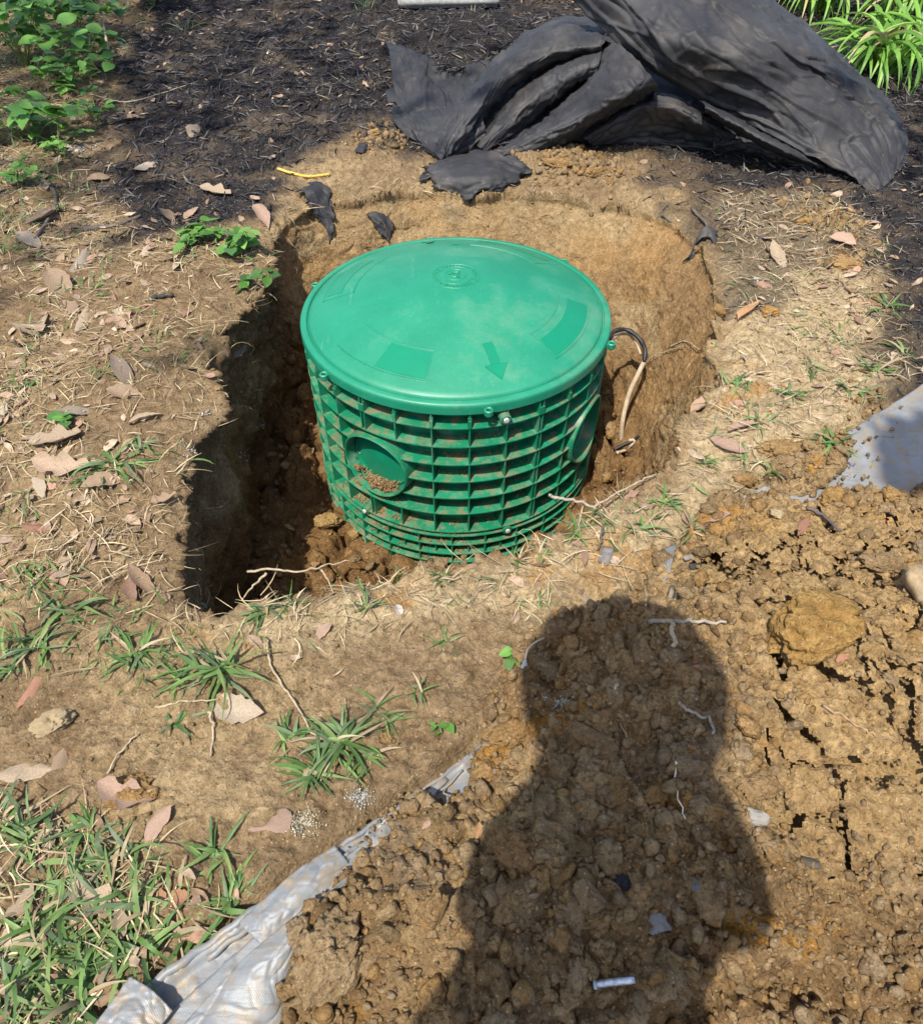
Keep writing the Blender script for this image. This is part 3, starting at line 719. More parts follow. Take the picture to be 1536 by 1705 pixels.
# upper and lower wall sections with hoops and uprights
KO = [(-121.0, -.192, .085, .052), (-29.0, -.196, .085, .052)]
RW, RO = .303, .3385
def hidden(ang, z, grow=0):
    for a, zc, rr_, _ in KO:
        if math.hypot((ang-a)*PI/180*.33, z-zc) < rr_-.006+grow: return True
    return False
def section(name, z0, z1, hoops, uprights, dbl, lab=None, rw=RW, ro=RO):
    body = MB(); n_ = 180
    rows = np.linspace(z1, z0, 26)
    for u, v in zip(rows[:-1], rows[1:]):
        for k in range(n_):
            a0, a1 = 2*k-180, 2*k-178
            if hidden(a0+1, (u+v)/2, -.008): continue
            p = lambda a, z: (rw*math.cos(R(a)), rw*math.sin(R(a)), z)
            body.add([p(a0, u), p(a1, u), p(a1, v), p(a0, v)], [(0, 1, 2, 3)])
    sec = link(name, body.mesh(name), riser, M_GREEN)
    for z in hoops:
        thick = .0026; mb = MB()
        run = []
        for k in range(n_+1):
            a0 = 2*k-180
            if k == n_ or hidden(a0+1, z):
                if len(run) > 1:
                    for (ra, rb, za, zb) in ((rw-.001, ro, z+thick*1.6, z+thick/2), (ro, ro, z+thick/2, z-thick/2), (ro, rw-.001, z-thick/2, z-thick*1.2)):
                        mb.strip([(ra*math.cos(R(a)), ra*math.sin(R(a)), za) for a in run], [(rb*math.cos(R(a)), rb*math.sin(R(a)), zb) for a in run])
                run = [] if k < n_ else run
                continue
            if not run: run = [a0]
            run.append(a0+2)
        link('hoop_rib', mb.mesh('hoop_rib', True, 35), sec, M_GREEN)
    hz = sorted(list(hoops)+[z0, z1], reverse=True)
    for a in uprights:
        offs = (-.7, .7) if dbl(a) else (0,)
        for of in offs:
            mb = MB()
            for u, v in zip(hz[:-1], hz[1:]):
                u2, v2 = u-.002, v+.002
                if u2-v2 < .004 or hidden(a+of, u2) or hidden(a+of, v2) or hidden(a+of, (u2+v2)/2): continue
                ca, sa = math.cos(R(a+of)), math.sin(R(a+of)); th = .0013
                pts = []
                for s_ in (-1, 1):
                    for r_, z_, tk in ((rw-.001, u2, 1.9), (ro-.001, u2, 1), (ro-.001, v2, 1), (rw-.001, v2, 1.9)):
                        pts.append((r_*ca-s_*th*tk*sa, r_*sa+s_*th*tk*ca, z_))
                mb.add(pts, [(0, 1, 2, 3), (4, 7, 6, 5), (1, 5, 6, 2), (0, 4, 5, 1), (3, 2, 6, 7)])
            if mb.v: link('upright_rib', mb.mesh('upright_rib', False), sec, M_GREEN)
    return sec
up = [-59.4+12.857*k for k in range(28)]
norm = lambda a: (a+180) % 360-180
isd = lambda a: min(abs(norm(a+59.4+64.3*k)) for k in range(6)) < 1
upper = section('riser_section', -.352, -.012, [-.050, -.098, -.146, -.1945, -.243, -.2915, -.350], [norm(a) for a in up], isd)
# short stubs that stand above the top hoop
for a in up:
    mb = MB()
    w_ = .010 if isd(a) else .0045
    for s_ in (-.5, .5):
        aa = R(a)+s_*w_/.325
        mb.box((.3315*math.cos(aa), .3315*math.sin(aa), -.037), .012, .0024, .024, aa)
    mb.box((.3385*math.cos(R(a)), .3385*math.sin(R(a)), -.040), .0024, w_+.002, .018, R(a))
    link('rib_stub', mb.mesh('rib_stub', False), upper, M_GREEN)
lower = section('riser_section', -.505, -.358, [-.362, -.391, -.423, -.452, -.484], [norm(a+6.43) for a in up], lambda a: False, rw=.305, ro=.3405)
for a in up:
    mb = MB(); ca = R(a); mb.box((.3195*math.cos(ca), .3195*math.sin(ca), -.407), .032, .0026, .028, ca)
    link('half_rib', mb.mesh('half_rib', False), lower, M_GREEN)
# knock-out ports
for a, zc, ro_, _ in KO:
    u = Vector((math.cos(R(a)), math.sin(R(a)), 0)); tv = Vector((-math.sin(R(a)), math.cos(R(a)), 0)); k_ = 48
    def rg(r_, out, flat=False):
        P_ = []
        for q in range(k_):
            y_, z_ = r_*math.cos(2*PI*q/k_), r_*math.sin(2*PI*q/k_)
            base = math.sqrt(max(0, .338**2-y_*y_)) if not flat else .338
            P_.append(u*(base+out)+tv*y_+Vector((0, 0, zc+z_)))
        return P_
    mb = MB(); rings = [rg(.083, -.034), rg(.081, .0045), rg(.0785, .0065), rg(.076, .0045), rg(.0725, -.026), rg(.071, -.029)]
    for p_, q_ in zip(rings[:-1], rings[1:]): mb.strip(p_, q_, True)
    port = link('pipe_port', mb.mesh('pipe_port', True, 35), riser, M_GREEN)
    mb = MB(); rings = [rg(.0715, -.0285), rg(.0695, -.022), rg(.067, -.022), rg(.0655, -.026)]+[rg(r_, -.026+.004*(1-r_/.066)) for r_ in (.05, .03, .01, .0005)]
    for p_, q_ in zip(rings[:-1], rings[1:]): mb.strip(p_, q_, True)
    link('knockout_disc', mb.mesh('knockout_disc', True, 35), port, M_PATCH)
# bolts on the wall
def bolt(a, z, par, r_=.3445):
    mb = MB(); ca, sa = math.cos(R(a)), math.sin(R(a)); n_ = 16
    def rg(q, o): return [((r_+o)*ca-q*math.cos(2*PI*k/n_)*sa, (r_+o)*sa+q*math.cos(2*PI*k/n_)*ca, z+q*math.sin(2*PI*k/n_)) for k in range(n_)]
    rings = [rg(.0115, -.02), rg(.0115, .002), rg(.0085, .004), rg(.0080, .001), rg(.0055, .001), rg(.0045, .0045), rg(.0003, .005)]
    for p_, q_ in zip(rings[:-1], rings[1:]): mb.strip(p_, q_, True)
    link('bolt_boss', mb.mesh('bolt_boss', True, 35), par, M_GREEN)
    mb = MB(); rings = [rg(.0058, .004), rg(.005, .0075), rg(.0003, .008)]
    for p_, q_ in zip(rings[:-1], rings[1:]): mb.strip(p_, q_, True)
    link('screw', mb.mesh('screw', True, 35), par, M_SCREW)
bolt(-73.5, -.030, upper); bolt(-70, -.362, upper, .338); bolt(-128, -.352, upper, .338)
# spilt soil lying on the hoops and in the left port
n_ = 4200; P = []; S = []
while len(P) < n_:
    k = random.random()
    if k < .30: a, z, rr_ = random.gauss(-128, 9), random.choice([-.243, -.2915, -.350]), random.uniform(.303, .332)
    elif k < .78: a, z, rr_ = random.uniform(-150, -70), random.choice([-.362, -.391, -.423, -.452]), random.uniform(.305, .336)
    elif k < .90: a, z, rr_ = random.uniform(-100, -55), random.choice([-.098, -.146, -.1945, -.243, -.2915, -.350]), random.uniform(.303, .318)
    else:
        y_ = random.gauss(0, .022); a = -121+math.degrees(y_/.33); rr_ = random.uniform(.309, .336); z = -.192-math.sqrt(max(0, .0715**2-y_*y_))+random.uniform(0, .016)-.0025
    if k < .9 and pn(np.array([a*.14]), np.array([z*40.]), s=77)[0] < -.05: continue
    if k < .9 and hidden(a, z, .004): continue
    s = .0006+.0026*random.random()**2.0; P.append((RX+rr_*math.cos(R(a)), RY+rr_*math.sin(R(a)), z+.003+s*.4)); S.append((s*1.2, s, s*.8))
scatter('spilt_soil', T1, np.array(P), random_frames(n_), np.array(S), soilcol(n_)*1.15, M_SOIL, label='crumbs of soil lying on the ribs and in the port of the green riser', cat='soil')

P, S = [], []
for _ in range(70):
    y_ = random.gauss(.0, .020); a = -121+math.degrees(y_/.33); rr_ = random.uniform(.312, .334); z = -.192-math.sqrt(max(0, .0715**2-y_*y_))+random.uniform(0, .010)
    s_ = random.uniform(.003, .0085); P.append((RX+rr_*math.cos(R(a)), RY+rr_*math.sin(R(a)), z)); S.append((s_*1.3, s_, s_*.8))
scatter('port_soil', T3, np.array(P), random_frames(70), np.array(S), soilcol(70), M_SOIL, label='small pile of clay lumps in the left port of the green riser', cat='soil')
# ------------------------------------------------------------------ cable by the riser
M_BLACKC = plain('black_cable', (.018, .018, .02), .5, .4, 0, 60, .4, .3)
M_GREYC = plain('dusty_pale_conduit', (.46, .36, .26), .75, .25, 0, 45, .3, .4)
cab = empty('electric_cable', on(1035, 745, -.36)); prop(cab, 'looped cable with black taped end and pale dusty sheath standing out of the pit floor', 'cable')
def W(px, py, z): return on(px, py, z)-cab.location
A = smooth_path([W(1012, 566, -.115), W(1022, 552, -.105), W(1042, 549, -.105), W(1062, 562, -.115), W(1073, 582, -.135), W(1072, 603, -.155)])
mb = MB(); mb.tube(A, lambda t: .0052+.0008*math.sin(t*30), 10); link('black_sheath', mb.mesh('black_sheath'), cab, M_BLACKC)
A = smooth_path([W(1073, 600, -.154), W(1062, 622, -.18), W(1047, 655, -.225), W(1037, 695, -.28), W(1034, 725, -.33), W(1035, 755, -.385)])
mb = MB(); mb.tube(A, lambda t: .0058, 10); link('pale_sheath', mb.mesh('pale_sheath'), cab, M_GREYC)
A = smooth_path([W(1010, 572, -.128), W(1024, 560, -.122), W(1044, 556, -.122), W(1058, 570, -.135), W(1066, 590, -.15)])
mb = MB(); mb.tube(A, .0030, 8); link('pale_wire', mb.mesh('pale_wire'), cab, M_GREYC)
for i, (q, mm, lb) in enumerate([([(1020, 752), (1040, 742), (1052, 738), (1062, 728)], M_BLACKC, 'black strip of torn tape lying at the foot of the cable'),
                 ([(1026, 757), (1040, 752), (1050, 744), (1055, 736), (1046, 736)], M_GREYC, 'pale strip of sheath curled at the foot of the cable')]):
    mb = MB(); pts = smooth_path([at(*p)[0]+Vector((0, 0, .006)) for p in q]); mb.tube(pts, .004, 6)
    prop(link('torn_tape' if i == 0 else 'sheath_scrap', mb.mesh('torn_tape'), None, mm), lb, 'tape' if i == 0 else 'scrap')

# ------------------------------------------------------------------ sheets: lofts through control nets
def loft(rows, nu, nv, wr=None, nrm_noise=None):
    """rows of world points (same length) -> fine grid by Catmull-Rom both ways"""
    Pn = np.array([[tuple(p) for p in r_] for r_ in rows], np.float64)
    def cr(Pk, n, axis):
        Pk = np.moveaxis(Pk, axis, 0); Pk = np.concatenate([Pk[:1]*2-Pk[1:2], Pk, Pk[-1:]*2-Pk[-2:-1]]); k = len(Pk)-3
        t = np.linspace(0, k-1e-6, n); i = t.astype(int); f = (t-i).reshape(-1, *([1]*(Pk.ndim-1)))
        a, b_, c_, d_ = Pk[i], Pk[i+1], Pk[i+2], Pk[i+3]
        o = .5*((2*b_)+(c_-a)*f+(2*a-5*b_+4*c_-d_)*f*f+(3*b_-a-3*c_+d_)*f**3); return np.moveaxis(o, 0, axis)
    G = cr(cr(Pn, nv, 0), nu, 1)
    nn = np.cross(np.gradient(G, axis=1), np.gradient(G, axis=0)); nn /= np.linalg.norm(nn, axis=-1)[..., None]+1e-12
    uu, vv = np.meshgrid(np.linspace(0, 1, nu), np.linspace(0, 1, nv))
    if nrm_noise is not None: G = G+nn*nrm_noise(uu, vv, G)[..., None]
    return G
def sheet(name, G, mat, parent=None, thick=.0015, loc=None):
    o_ = np.array(loc if loc is not None else (parent.location if parent else (0, 0, 0)))
    me = mesh_np(name, G-o_, grid_faces(G.shape[1], G.shape[0]), None, True, (mat,))
    o = link(name, me, parent)
    if not parent: o.location = o_
    md = o.modifiers.new('thickness', 'SOLIDIFY'); md.thickness = thick; md.offset = 0
    return o

# black landscape cloth
m, t, b, n, l = nodes('black_weed_cloth')
x1 = tex(t, 'noise', 5, 'pos', 6, .62); x2 = tex(t, 'noise', 60, 'pos', 4, .6); x3 = tex(t, 'noise', 420, 'pos', 2, .5); x4 = tex(t, 'noise', 9, 'pos', 5, .65, (1, .35, 1))
c = mixn(t, ramp(t, x1.outputs['Fac'], .35, .7), (.020, .020, .023, 1), (.046, .045, .048, 1))
c = mixn(t, ramp(t, x4.outputs['Fac'], .52, .78, (0, 0, 0, 1), (.55, .55, .55, 1)), c, (.125, .108, .09, 1))
c = mixn(t, ramp(t, x2.outputs['Fac'], .62, .75, (0, 0, 0, 1), (.4, .4, .4, 1)), c, (.20, .16, .12, 1))
l(c, b.inputs['Base Color']); set_(b, rough=.62, spec=.35)
rg_ = tex(t, 'noise', 7, 'pos', 3, .5, (1, .55, 1)); rg_.noise_type = 'RIDGED_MULTIFRACTAL'; rg_.inputs['Distortion'].default_value = .8
rg2 = tex(t, 'noise', 19, 'pos', 3, .5, (.6, 1, 1)); rg2.noise_type = 'RIDGED_MULTIFRACTAL'; rg2.inputs['Distortion'].default_value = .5
wv1 = n('ShaderNodeTexWave'); wv1.inputs['Scale'].default_value = 190; g_ = n('ShaderNodeNewGeometry'); l(g_.outputs['Position'], wv1.inputs[0])
bump(t, b, [(rg_.outputs['Fac'], .35, .010), (rg2.outputs['Fac'], .25, .005), (x2.outputs['Fac'], .3, .003), (wv1.outputs['Fac'], .12, .0006)])
M_CLOTH = m
cloth = empty('landscape_cloth', on(1080, 270)); prop(cloth, 'big crumpled bundle of black weed cloth folded back beyond the pit', 'landscape cloth')
def wr(a, k, s, ux=3, vx=3, fine=.0011):
    def f(u, v, G):
        q = fbm(u*ux+.4*v, v*vx, s=s, o=3, g=.5)
        q2 = fbm(u*ux*.5+.5*v, v*vx*1.7+.5*u, s=s+3, o=2, g=.45); q3 = fbm(u*ux*.8-.9*v, v*vx*1.2+u*1.1, s=s+4, o=2, g=.45)
        return a*.7*q + a*1.0*np.maximum(0, 1-7*np.abs(q2)) - a*.6*np.maximum(0, 1-8*np.abs(q3)) + a*.5*np.maximum(0, 1-9*np.abs(fbm(u*ux*1.3+1.7*v, v*vx*1.1-1.9*u, s=s+9, o=2, g=.4))) + fine*fbm(G[..., 0]*40, G[..., 1]*40, G[..., 2]*40, s=s+5, o=3, g=.6) + (.0035 if fine > .001 else 0)*np.maximum(0, 1-6*np.abs(fbm(G[..., 0]*5, G[..., 1]*5, G[..., 2]*5, s=s+6, o=2, g=.4)))
    return f
def N_(rows): return [[on(*p) for p in r_] for r_ in rows]
def fold(rows, nu, nv, amp, s, ux=3, vx=3): return sheet('cloth_fold', loft(N_(rows), nu, nv, None, wr(amp, 1, s, ux, vx)), M_CLOTH, cloth, .002)
# underlay hugging the ground
fold([[(640,150,.03),(760,110,.06),(880,80,.10),(1010,60,.16),(1150,60,.18),(1300,110,.14),(1420,180,.08)],
      [(655,190,.03),(770,170,.06),(900,150,.08),(1030,140,.10),(1180,170,.09),(1310,210,.06),(1450,250,.03)],
      [(690,232,.012),(790,236,.02),(910,226,.03),(1040,225,.03),(1190,240,.02),(1330,270,.012),(1450,308,.008)],
      [(720,258,-.01),(800,252,-.01),(910,242,-.01),(1040,242,-.01),(1190,255,-.01),(1330,284,-.01),(1450,318,-.01)]], 120, 50, .012, 500)
# left standing flap with the heap behind it
fold([[(640,70,.09),(690,84,.10),(735,96,.10),(780,104,.11),(830,92,.13)],
      [(646,78,.10),(690,90,.115),(732,100,.11),(775,112,.12),(825,104,.135)],
      [(652,120,.075),(695,132,.085),(735,135,.08),(775,145,.095),(820,140,.11)],
      [(662,180,.035),(700,184,.045),(742,182,.05),(775,190,.06),(810,190,.07)],
      [(668,190,.02),(705,192,.02),(745,190,.02),(775,200,.03),(800,205,.03)]], 90, 60, .010, 510, 4, 2)
# low roll left
fold([[(655,176,.04),(700,178,.045),(745,172,.05),(790,160,.07)],
      [(652,196,.045),(700,198,.055),(750,192,.07),(800,176,.09)],
      [(672,222,.025),(712,232,.035),(756,226,.05),(805,205,.07)],
      [(700,246,.010),(732,262,.012),(770,250,.02),(812,228,.04)],
      [(705,250,-.01),(734,272,-.012),(775,262,-.01),(815,240,.01)]], 80, 50, .009, 520)
# fold sweeping down from the top flap to the front left corner
fold([[(1010,40,.22),(940,30,.215),(880,52,.19),(830,92,.155),(790,140,.12),(762,185,.085),(735,225,.045),(722,250,.012)],
      [(1006,55,.245),(945,45,.24),(890,72,.21),(840,112,.175),(800,158,.135),(768,200,.095),(742,238,.055),(730,262,.02)],
      [(1000,78,.235),(945,80,.225),(895,100,.195),(850,128,.16),(812,168,.12),(780,210,.08),(754,246,.04),(738,268,.008)],
      [(1000,92,.19),(950,100,.17),(900,118,.14),(856,142,.11),(820,176,.08),(790,214,.05),(762,246,.02),(742,266,-.01)]], 130, 54, .008, 530, 6, 2)
# second fold in the shade of the first
fold([[(1000,70,.21),(950,92,.18),(900,118,.14),(860,150,.10),(825,190,.06),(790,232,.02)],
      [(1000,92,.22),(955,112,.195),(910,138,.155),(872,170,.115),(835,206,.07),(795,244,.025)],
      [(992,122,.18),(955,138,.155),(918,162,.12),(884,190,.08),(846,220,.045),(805,252,.01)],
      [(985,135,.12),(955,150,.10),(922,176,.07),(890,202,.04),(852,232,.01),(810,262,-.015)]], 100, 50, .007, 540, 5, 2)
# big rounded tongue
fold([[(1010,70,.22),(985,105,.17),(955,150,.11),(920,190,.07),(880,222,.04),(835,250,.01),(800,262,-.01)],
      [(1040,82,.25),(1010,120,.205),(975,160,.155),(935,196,.11),(890,225,.07),(845,250,.03),(806,262,.005)],
      [(1085,128,.225),(1050,150,.20),(1005,178,.155),(960,205,.11),(915,230,.07),(868,254,.03),(825,265,.004)],
      [(1094,146,.17),(1060,168,.13),(1015,194,.09),(970,220,.055),(925,242,.03),(880,260,.004),(840,268,-.01)],
      [(1080,152,.12),(1045,174,.09),(1005,200,.05),(962,226,.02),(920,246,0),(880,264,-.015),(842,270,-.02)]], 120, 64, .008, 550, 5, 3)
# low broad fold in front
fold([[(965,225,.04),(1010,190,.09),(1060,158,.125),(1110,155,.13),(1165,175,.11),(1230,210,.07)],
      [(975,234,.038),(1020,203,.095),(1068,176,.135),(1115,176,.14),(1168,200,.11),(1222,228,.06)],
      [(985,243,.012),(1030,226,.045),(1078,212,.06),(1122,215,.06),(1168,232,.04),(1205,247,.02)],
      [(985,249,-.01),(1035,246,-.01),(1085,245,-.01),(1130,247,-.01),(1172,252,-.01),(1205,258,-.015)]], 100, 50, .008, 560, 4, 2)
# crumpled edge and narrow roll under the top flap
fold([[(1165,165,.15),(1220,192,.125),(1275,222,.09),(1330,250,.055),(1375,270,.02)],
      [(1176,180,.165),(1225,208,.135),(1280,238,.10),(1332,262,.06),(1372,280,.02)],
      [(1168,190,.10),(1215,216,.08),(1268,245,.055),(1320,268,.03),(1360,284,.005)]], 80, 24, .005, 570, 5, 1)
fold([[(1188,232,.05),(1230,222,.06),(1280,238,.055),(1330,256,.035),(1370,276,.01)],
      [(1186,246,.03),(1228,240,.045),(1278,256,.035),(1325,270,.022),(1362,286,.006)],
      [(1190,258,-.01),(1230,262,-.01),(1280,272,-.01),(1325,284,-.01),(1360,294,-.01)]], 80, 30, .010, 580, 6, 2)
# the big smooth flap on top
fold([[(925,-30,.345),(1003,50,.265),(1075,112,.205),(1160,162,.14),(1250,208,.10),(1333,252,.06),(1403,290,.028),(1452,322,.006)],
      [(985,-60,.42),(1060,10,.345),(1130,68,.30),(1215,112,.25),(1302,160,.18),(1372,210,.115),(1430,257,.055),(1470,312,.012)],
      [(1080,-80,.43),(1150,-10,.36),(1215,42,.32),(1285,86,.275),(1352,132,.20),(1415,182,.13),(1462,228,.07),(1486,296,.012)],
      [(1190,-60,.40),(1245,-10,.35),(1292,30,.31),(1352,74,.265),(1408,122,.19),(1455,172,.12),(1492,218,.06),(1500,280,.006)],
      [(1210,-70,.28),(1262,-20,.22),(1310,22,.18),(1368,66,.13),(1424,114,.08),(1470,166,.03),(1504,212,0),(1510,276,-.02)]], 220, 130, .012, 590, 4, 3)
# torn cloth scraps
def scrap(name, pts, hz, s, lb, amp=.006, n_=36, mat=None):
    rows = [[at(*p)[0]+Vector((0, 0, h)) for p, h in zip(r_, hr)] for r_, hr in zip(pts, hz)]
    G_ = loft(rows, n_, n_, None, wr(amp, 1, s, 2, 2)); e_ = np.minimum.reduce([*np.meshgrid(np.linspace(0, 1, n_), np.linspace(0, 1, n_)), *[1-q for q in np.meshgrid(np.linspace(0, 1, n_), np.linspace(0, 1, n_))]])
    w_ = np.linalg.norm(G_[0, 0]-G_[-1, -1])*.11*np.exp(-e_/.12)
    for k in (0, 1): G_[..., k] += w_*fbm(G_[..., 0]*28, G_[..., 1]*28, s=s+50+k, o=3, g=.7)
    o = sheet(name, G_, mat or M_CLOTH, None, .0015, rows[0][0]); prop(o, lb, 'cloth scrap'); return o
scrap('cloth_scrap', [[(706,280),(765,268),(812,262),(868,274)],[(702,296),(765,288),(825,284),(884,296)],[(716,312),(758,318),(822,312),(862,308)],[(742,322),(778,338),(800,328),(832,322)]],
      [[.01,.02,.02,.01],[.012,.03,.03,.015],[.014,.035,.03,.015],[.004,.012,.012,.004]], 600, 'flat scrap of black cloth with clay on it at the far pit lip')
scrap('cloth_scrap', [[(500,318),(520,314),(545,322),(556,345)],[(505,332),(522,338),(540,355),(556,380)],[(512,345),(524,362),(540,385),(556,408)]],
      [[.01,.02,.02,.01],[.025,.035,.035,.02],[.01,.03,.02,.005]], 610, 'dark curled strip of cloth hanging over the far left lip of the pit', .004, 24)
scrap('cloth_scrap', [[(612,362),(632,366),(655,380)],[(618,374),(636,384),(652,396)],[(624,386),(638,396),(650,402)]],
      [[.01,.02,.01],[.02,.025,.01],[.01,.012,.005]], 615, 'small dark cloth scrap in the soil just left behind the lid', .003, 20)
A = [[(1140,442),(1152,420),(1168,404),(1186,402)],[(1144,436),(1154,414),(1170,398),(1190,398)],[(1150,434),(1160,414),(1174,404),(1188,408)]]
scrap('plastic_scrap', A, [[.004,.008,.01,.004],[.02,.03,.035,.02],[.004,.01,.012,.004]], 620, 'black curved piece of plastic sticking out of the right pit lip', .002, 20)

# ------------------------------------------------------------------ silver woven tarp under the spoil
m, t, b, n, l = nodes('silver_woven_tarp')
tc = n('ShaderNodeNewGeometry'); mp = n('ShaderNodeMapping'); mp.inputs['Rotation'].default_value = (0, 0, R(-40)); l(tc.outputs['Position'], mp.inputs[0])
wv = n('ShaderNodeTexWave'); wv.inputs['Scale'].default_value = 170; wv.inputs['Distortion'].default_value = 1.2; wv.inputs['Detail'].default_value = 2; l(mp.outputs[0], wv.inputs[0])
x1 = tex(t, 'noise', 14, 'pos', 6, .65); x2 = tex(t, 'noise', 55, 'pos', 5, .7); x3 = tex(t, 'noise', 18, 'pos', 4, .6, (1, 5, 1))
c = mixn(t, ramp(t, x1.outputs['Fac'], .3, .7), (.18, .19, .20, 1), (.27, .28, .29, 1))
c = mixn(t, ramp(t, x2.outputs['Fac'], .47, .66, (0, 0, 0, 1), (.85, .85, .85, 1)), c, (.27, .20, .12, 1))
c = mixn(t, ramp(t, x3.outputs['Fac'], .56, .72, (0, 0, 0, 1), (.55, .55, .55, 1)), c, (.13, .11, .085, 1))
l(c, b.inputs['Base Color']); set_(b, rough=.5, spec=.5, metal=.1)
bump(t, b, [(x1.outputs['Fac'], .35, .006), (x3.outputs['Fac'], .3, .003), (wv.outputs['Fac'], .12, .0008)])
M_TARP = m
tarp = empty('woven_tarp', on(400, 1560, -.02)); prop(tarp, 'silver grey woven tarp lying under the spoil heap, its folded edge bare at lower left', 'tarp')
EDGE = [(120,1742),(300,1606),(450,1498),(590,1396),(740,1287),(860,1180),(1000,1040),(1110,935),(1190,862),(1290,797),(1400,733),(1545,640),(1750,520)]
E0 = smooth_path([on(px, py, -.035 if px < 1250 else -.01) for px, py in EDGE], 24); E0 = [Vector((p.x, p.y, 0)) for p in E0]
def tarp_strip(i0, i1, t0, t1, nt, lift, amp, s, name, hem=0, cut=None):
    seg = E0[i0:i1]; P_ = np.array([(p.x, p.y) for p in seg]); T = np.gradient(P_, axis=0); T /= np.linalg.norm(T, axis=1)[:, None]; Nn_ = np.stack([T[:, 1], -T[:, 0]], -1)
    tt = np.linspace(0, 1, nt)
    lo_ = np.array([t0(k) if callable(t0) else t0 for k in np.linspace(0, 1, len(seg))]); hi_ = np.array([t1(k) if callable(t1) else t1 for k in np.linspace(0, 1, len(seg))])
    d_ = lo_[None]+(hi_-lo_)[None]*tt[:, None]
    gx_ = P_[None, :, 0]+Nn_[None, :, 0]*d_; gy_ = P_[None, :, 1]+Nn_[None, :, 1]*d_
    gz = z_base(gx_, gy_)+.003+lift
    ss = np.linspace(0, len(seg)/24, len(seg))[None]
    gz = gz+amp*.6*(.5+.5*fbm(gx_*6, gy_*6, s=s, o=2))+amp*.5*np.abs(fbm(ss*3, d_*5, s=s+1, o=2))*sm(0, .02, d_)
    if hem: gz = gz+hem*np.exp(-((d_-.008)/.006)**2)
    for q_, (f_, o_) in enumerate(((5.3, 0.), (9.1, 1.7), (3.7, .6))):      # folds pressed into the sheet
        ph_ = np.abs(((ss*f_*.31+d_*(7 if q_ != 1 else -5)+o_) % 1)-.5); gz = gz+.0035*np.exp(-(ph_/.035)**2)
    gz = gz-.010*sm(.004, 0, d_-lo_[None])-.05*sm(.015, .05, P_spoil(gx_, gy_))
    G = np.stack([gx_, gy_, gz], -1)
    return sheet(name, G, M_TARP, tarp, .0012)
tarp_strip(0, len(E0)-1, 0, .30, 90, 0, .003, 640, 'tarp_sheet', .007)
tarp_strip(0, 96, lambda k: .040*(1-k)+.004, lambda k: .088*(1-k)+.014, 26, .010, .002, 650, 'folded_hem')
def hem(i0, i1, off, r0, r1, name, up=.010):
    seg = E0[i0:i1]; T_ = [(seg[min(i+1, len(seg)-1)]-seg[max(i-1, 0)]).normalized() for i in range(len(seg))]
    pts = []
    for i, (p, t_) in enumerate(zip(seg, T_)):
        q = p+Vector((t_.y, -t_.x, 0))*(off+.0012*math.sin(i*.9)); q.z = float(z_base(np.array([q.x]), np.array([q.y]))[0])+up+.0018*math.sin(i*.37)-tarp.location.z*0
        pts.append(q-tarp.location)
    mb = MB(); mb.tube(pts, lambda t: r0+(r1-r0)*t, 8); link(name, mb.mesh(name), tarp, M_TARP)
hem(2, 104, .004, .0062, .0022, 'rolled_hem'); hem(30, 100, .017, .0040, .0018, 'rolled_hem', .012)
def tsheet(name, rows, nu, nv, amp, s):
    rows = [[(lambda g: Vector((g.x, g.y, float(z_base(np.array([g.x]), np.array([g.y]))[0])+h+.004)))(on(px, py, -.02)) for px, py, h in r_] for r_ in rows]
    return sheet(name, loft(rows, nu, nv, None, wr(amp, 1, s, 3.5, 1.2, .0003)), M_TARP, tarp, .0014)
tsheet('folded_flap', [[(310,1712,.026),(360,1660,.030),(420,1600,.032),(480,1552,.032),(540,1505,.030),(600,1458,.026)],
                       [(345,1722,.030),(395,1672,.034),(445,1622,.036),(490,1582,.036),(520,1530,.030),(590,1470,.022)],
                       [(400,1735,.026),(440,1690,.028),(468,1645,.026),(496,1602,.022),(505,1555,.016),(560,1500,.012)],
                       [(440,1745,.010),(470,1700,.012),(482,1660,.008),(508,1622,.004),(530,1570,.0),(575,1520,-.004)]], 110, 60, .0013, 660)
tsheet('corner_flap', [[(140,1740,.020),(180,1690,.024),(225,1632,.026)],[(190,1760,.026),(225,1708,.030),(262,1655,.030)],[(240,1780,.022),(262,1730,.024),(292,1686,.022)]], 40, 40, .0015, 670)
tsheet('overlap_patch', [[(400,1540,.014),(440,1505,.018),(500,1455,.018),(560,1412,.014)],[(420,1560,.018),(462,1530,.022),(520,1475,.020),(575,1432,.014)],[(440,1580,.012),(490,1545,.014),(540,1495,.012),(590,1448,.008)]], 60, 34, .0015, 680)
# small torn pieces
scrap('tarp_scrap', [[(1092,925),(1108,918),(1124,912)],[(1094,940),(1108,936),(1120,930)],[(1098,966),(1106,962),(1112,950)]], [[.004,.006,.004],[.006,.008,.006],[.004,.006,.003]], 690,
      'small torn scrap of grey tarp beside the dry stick at the heap edge', .002, 16, M_TARP)['category'] = 'tarp scrap'

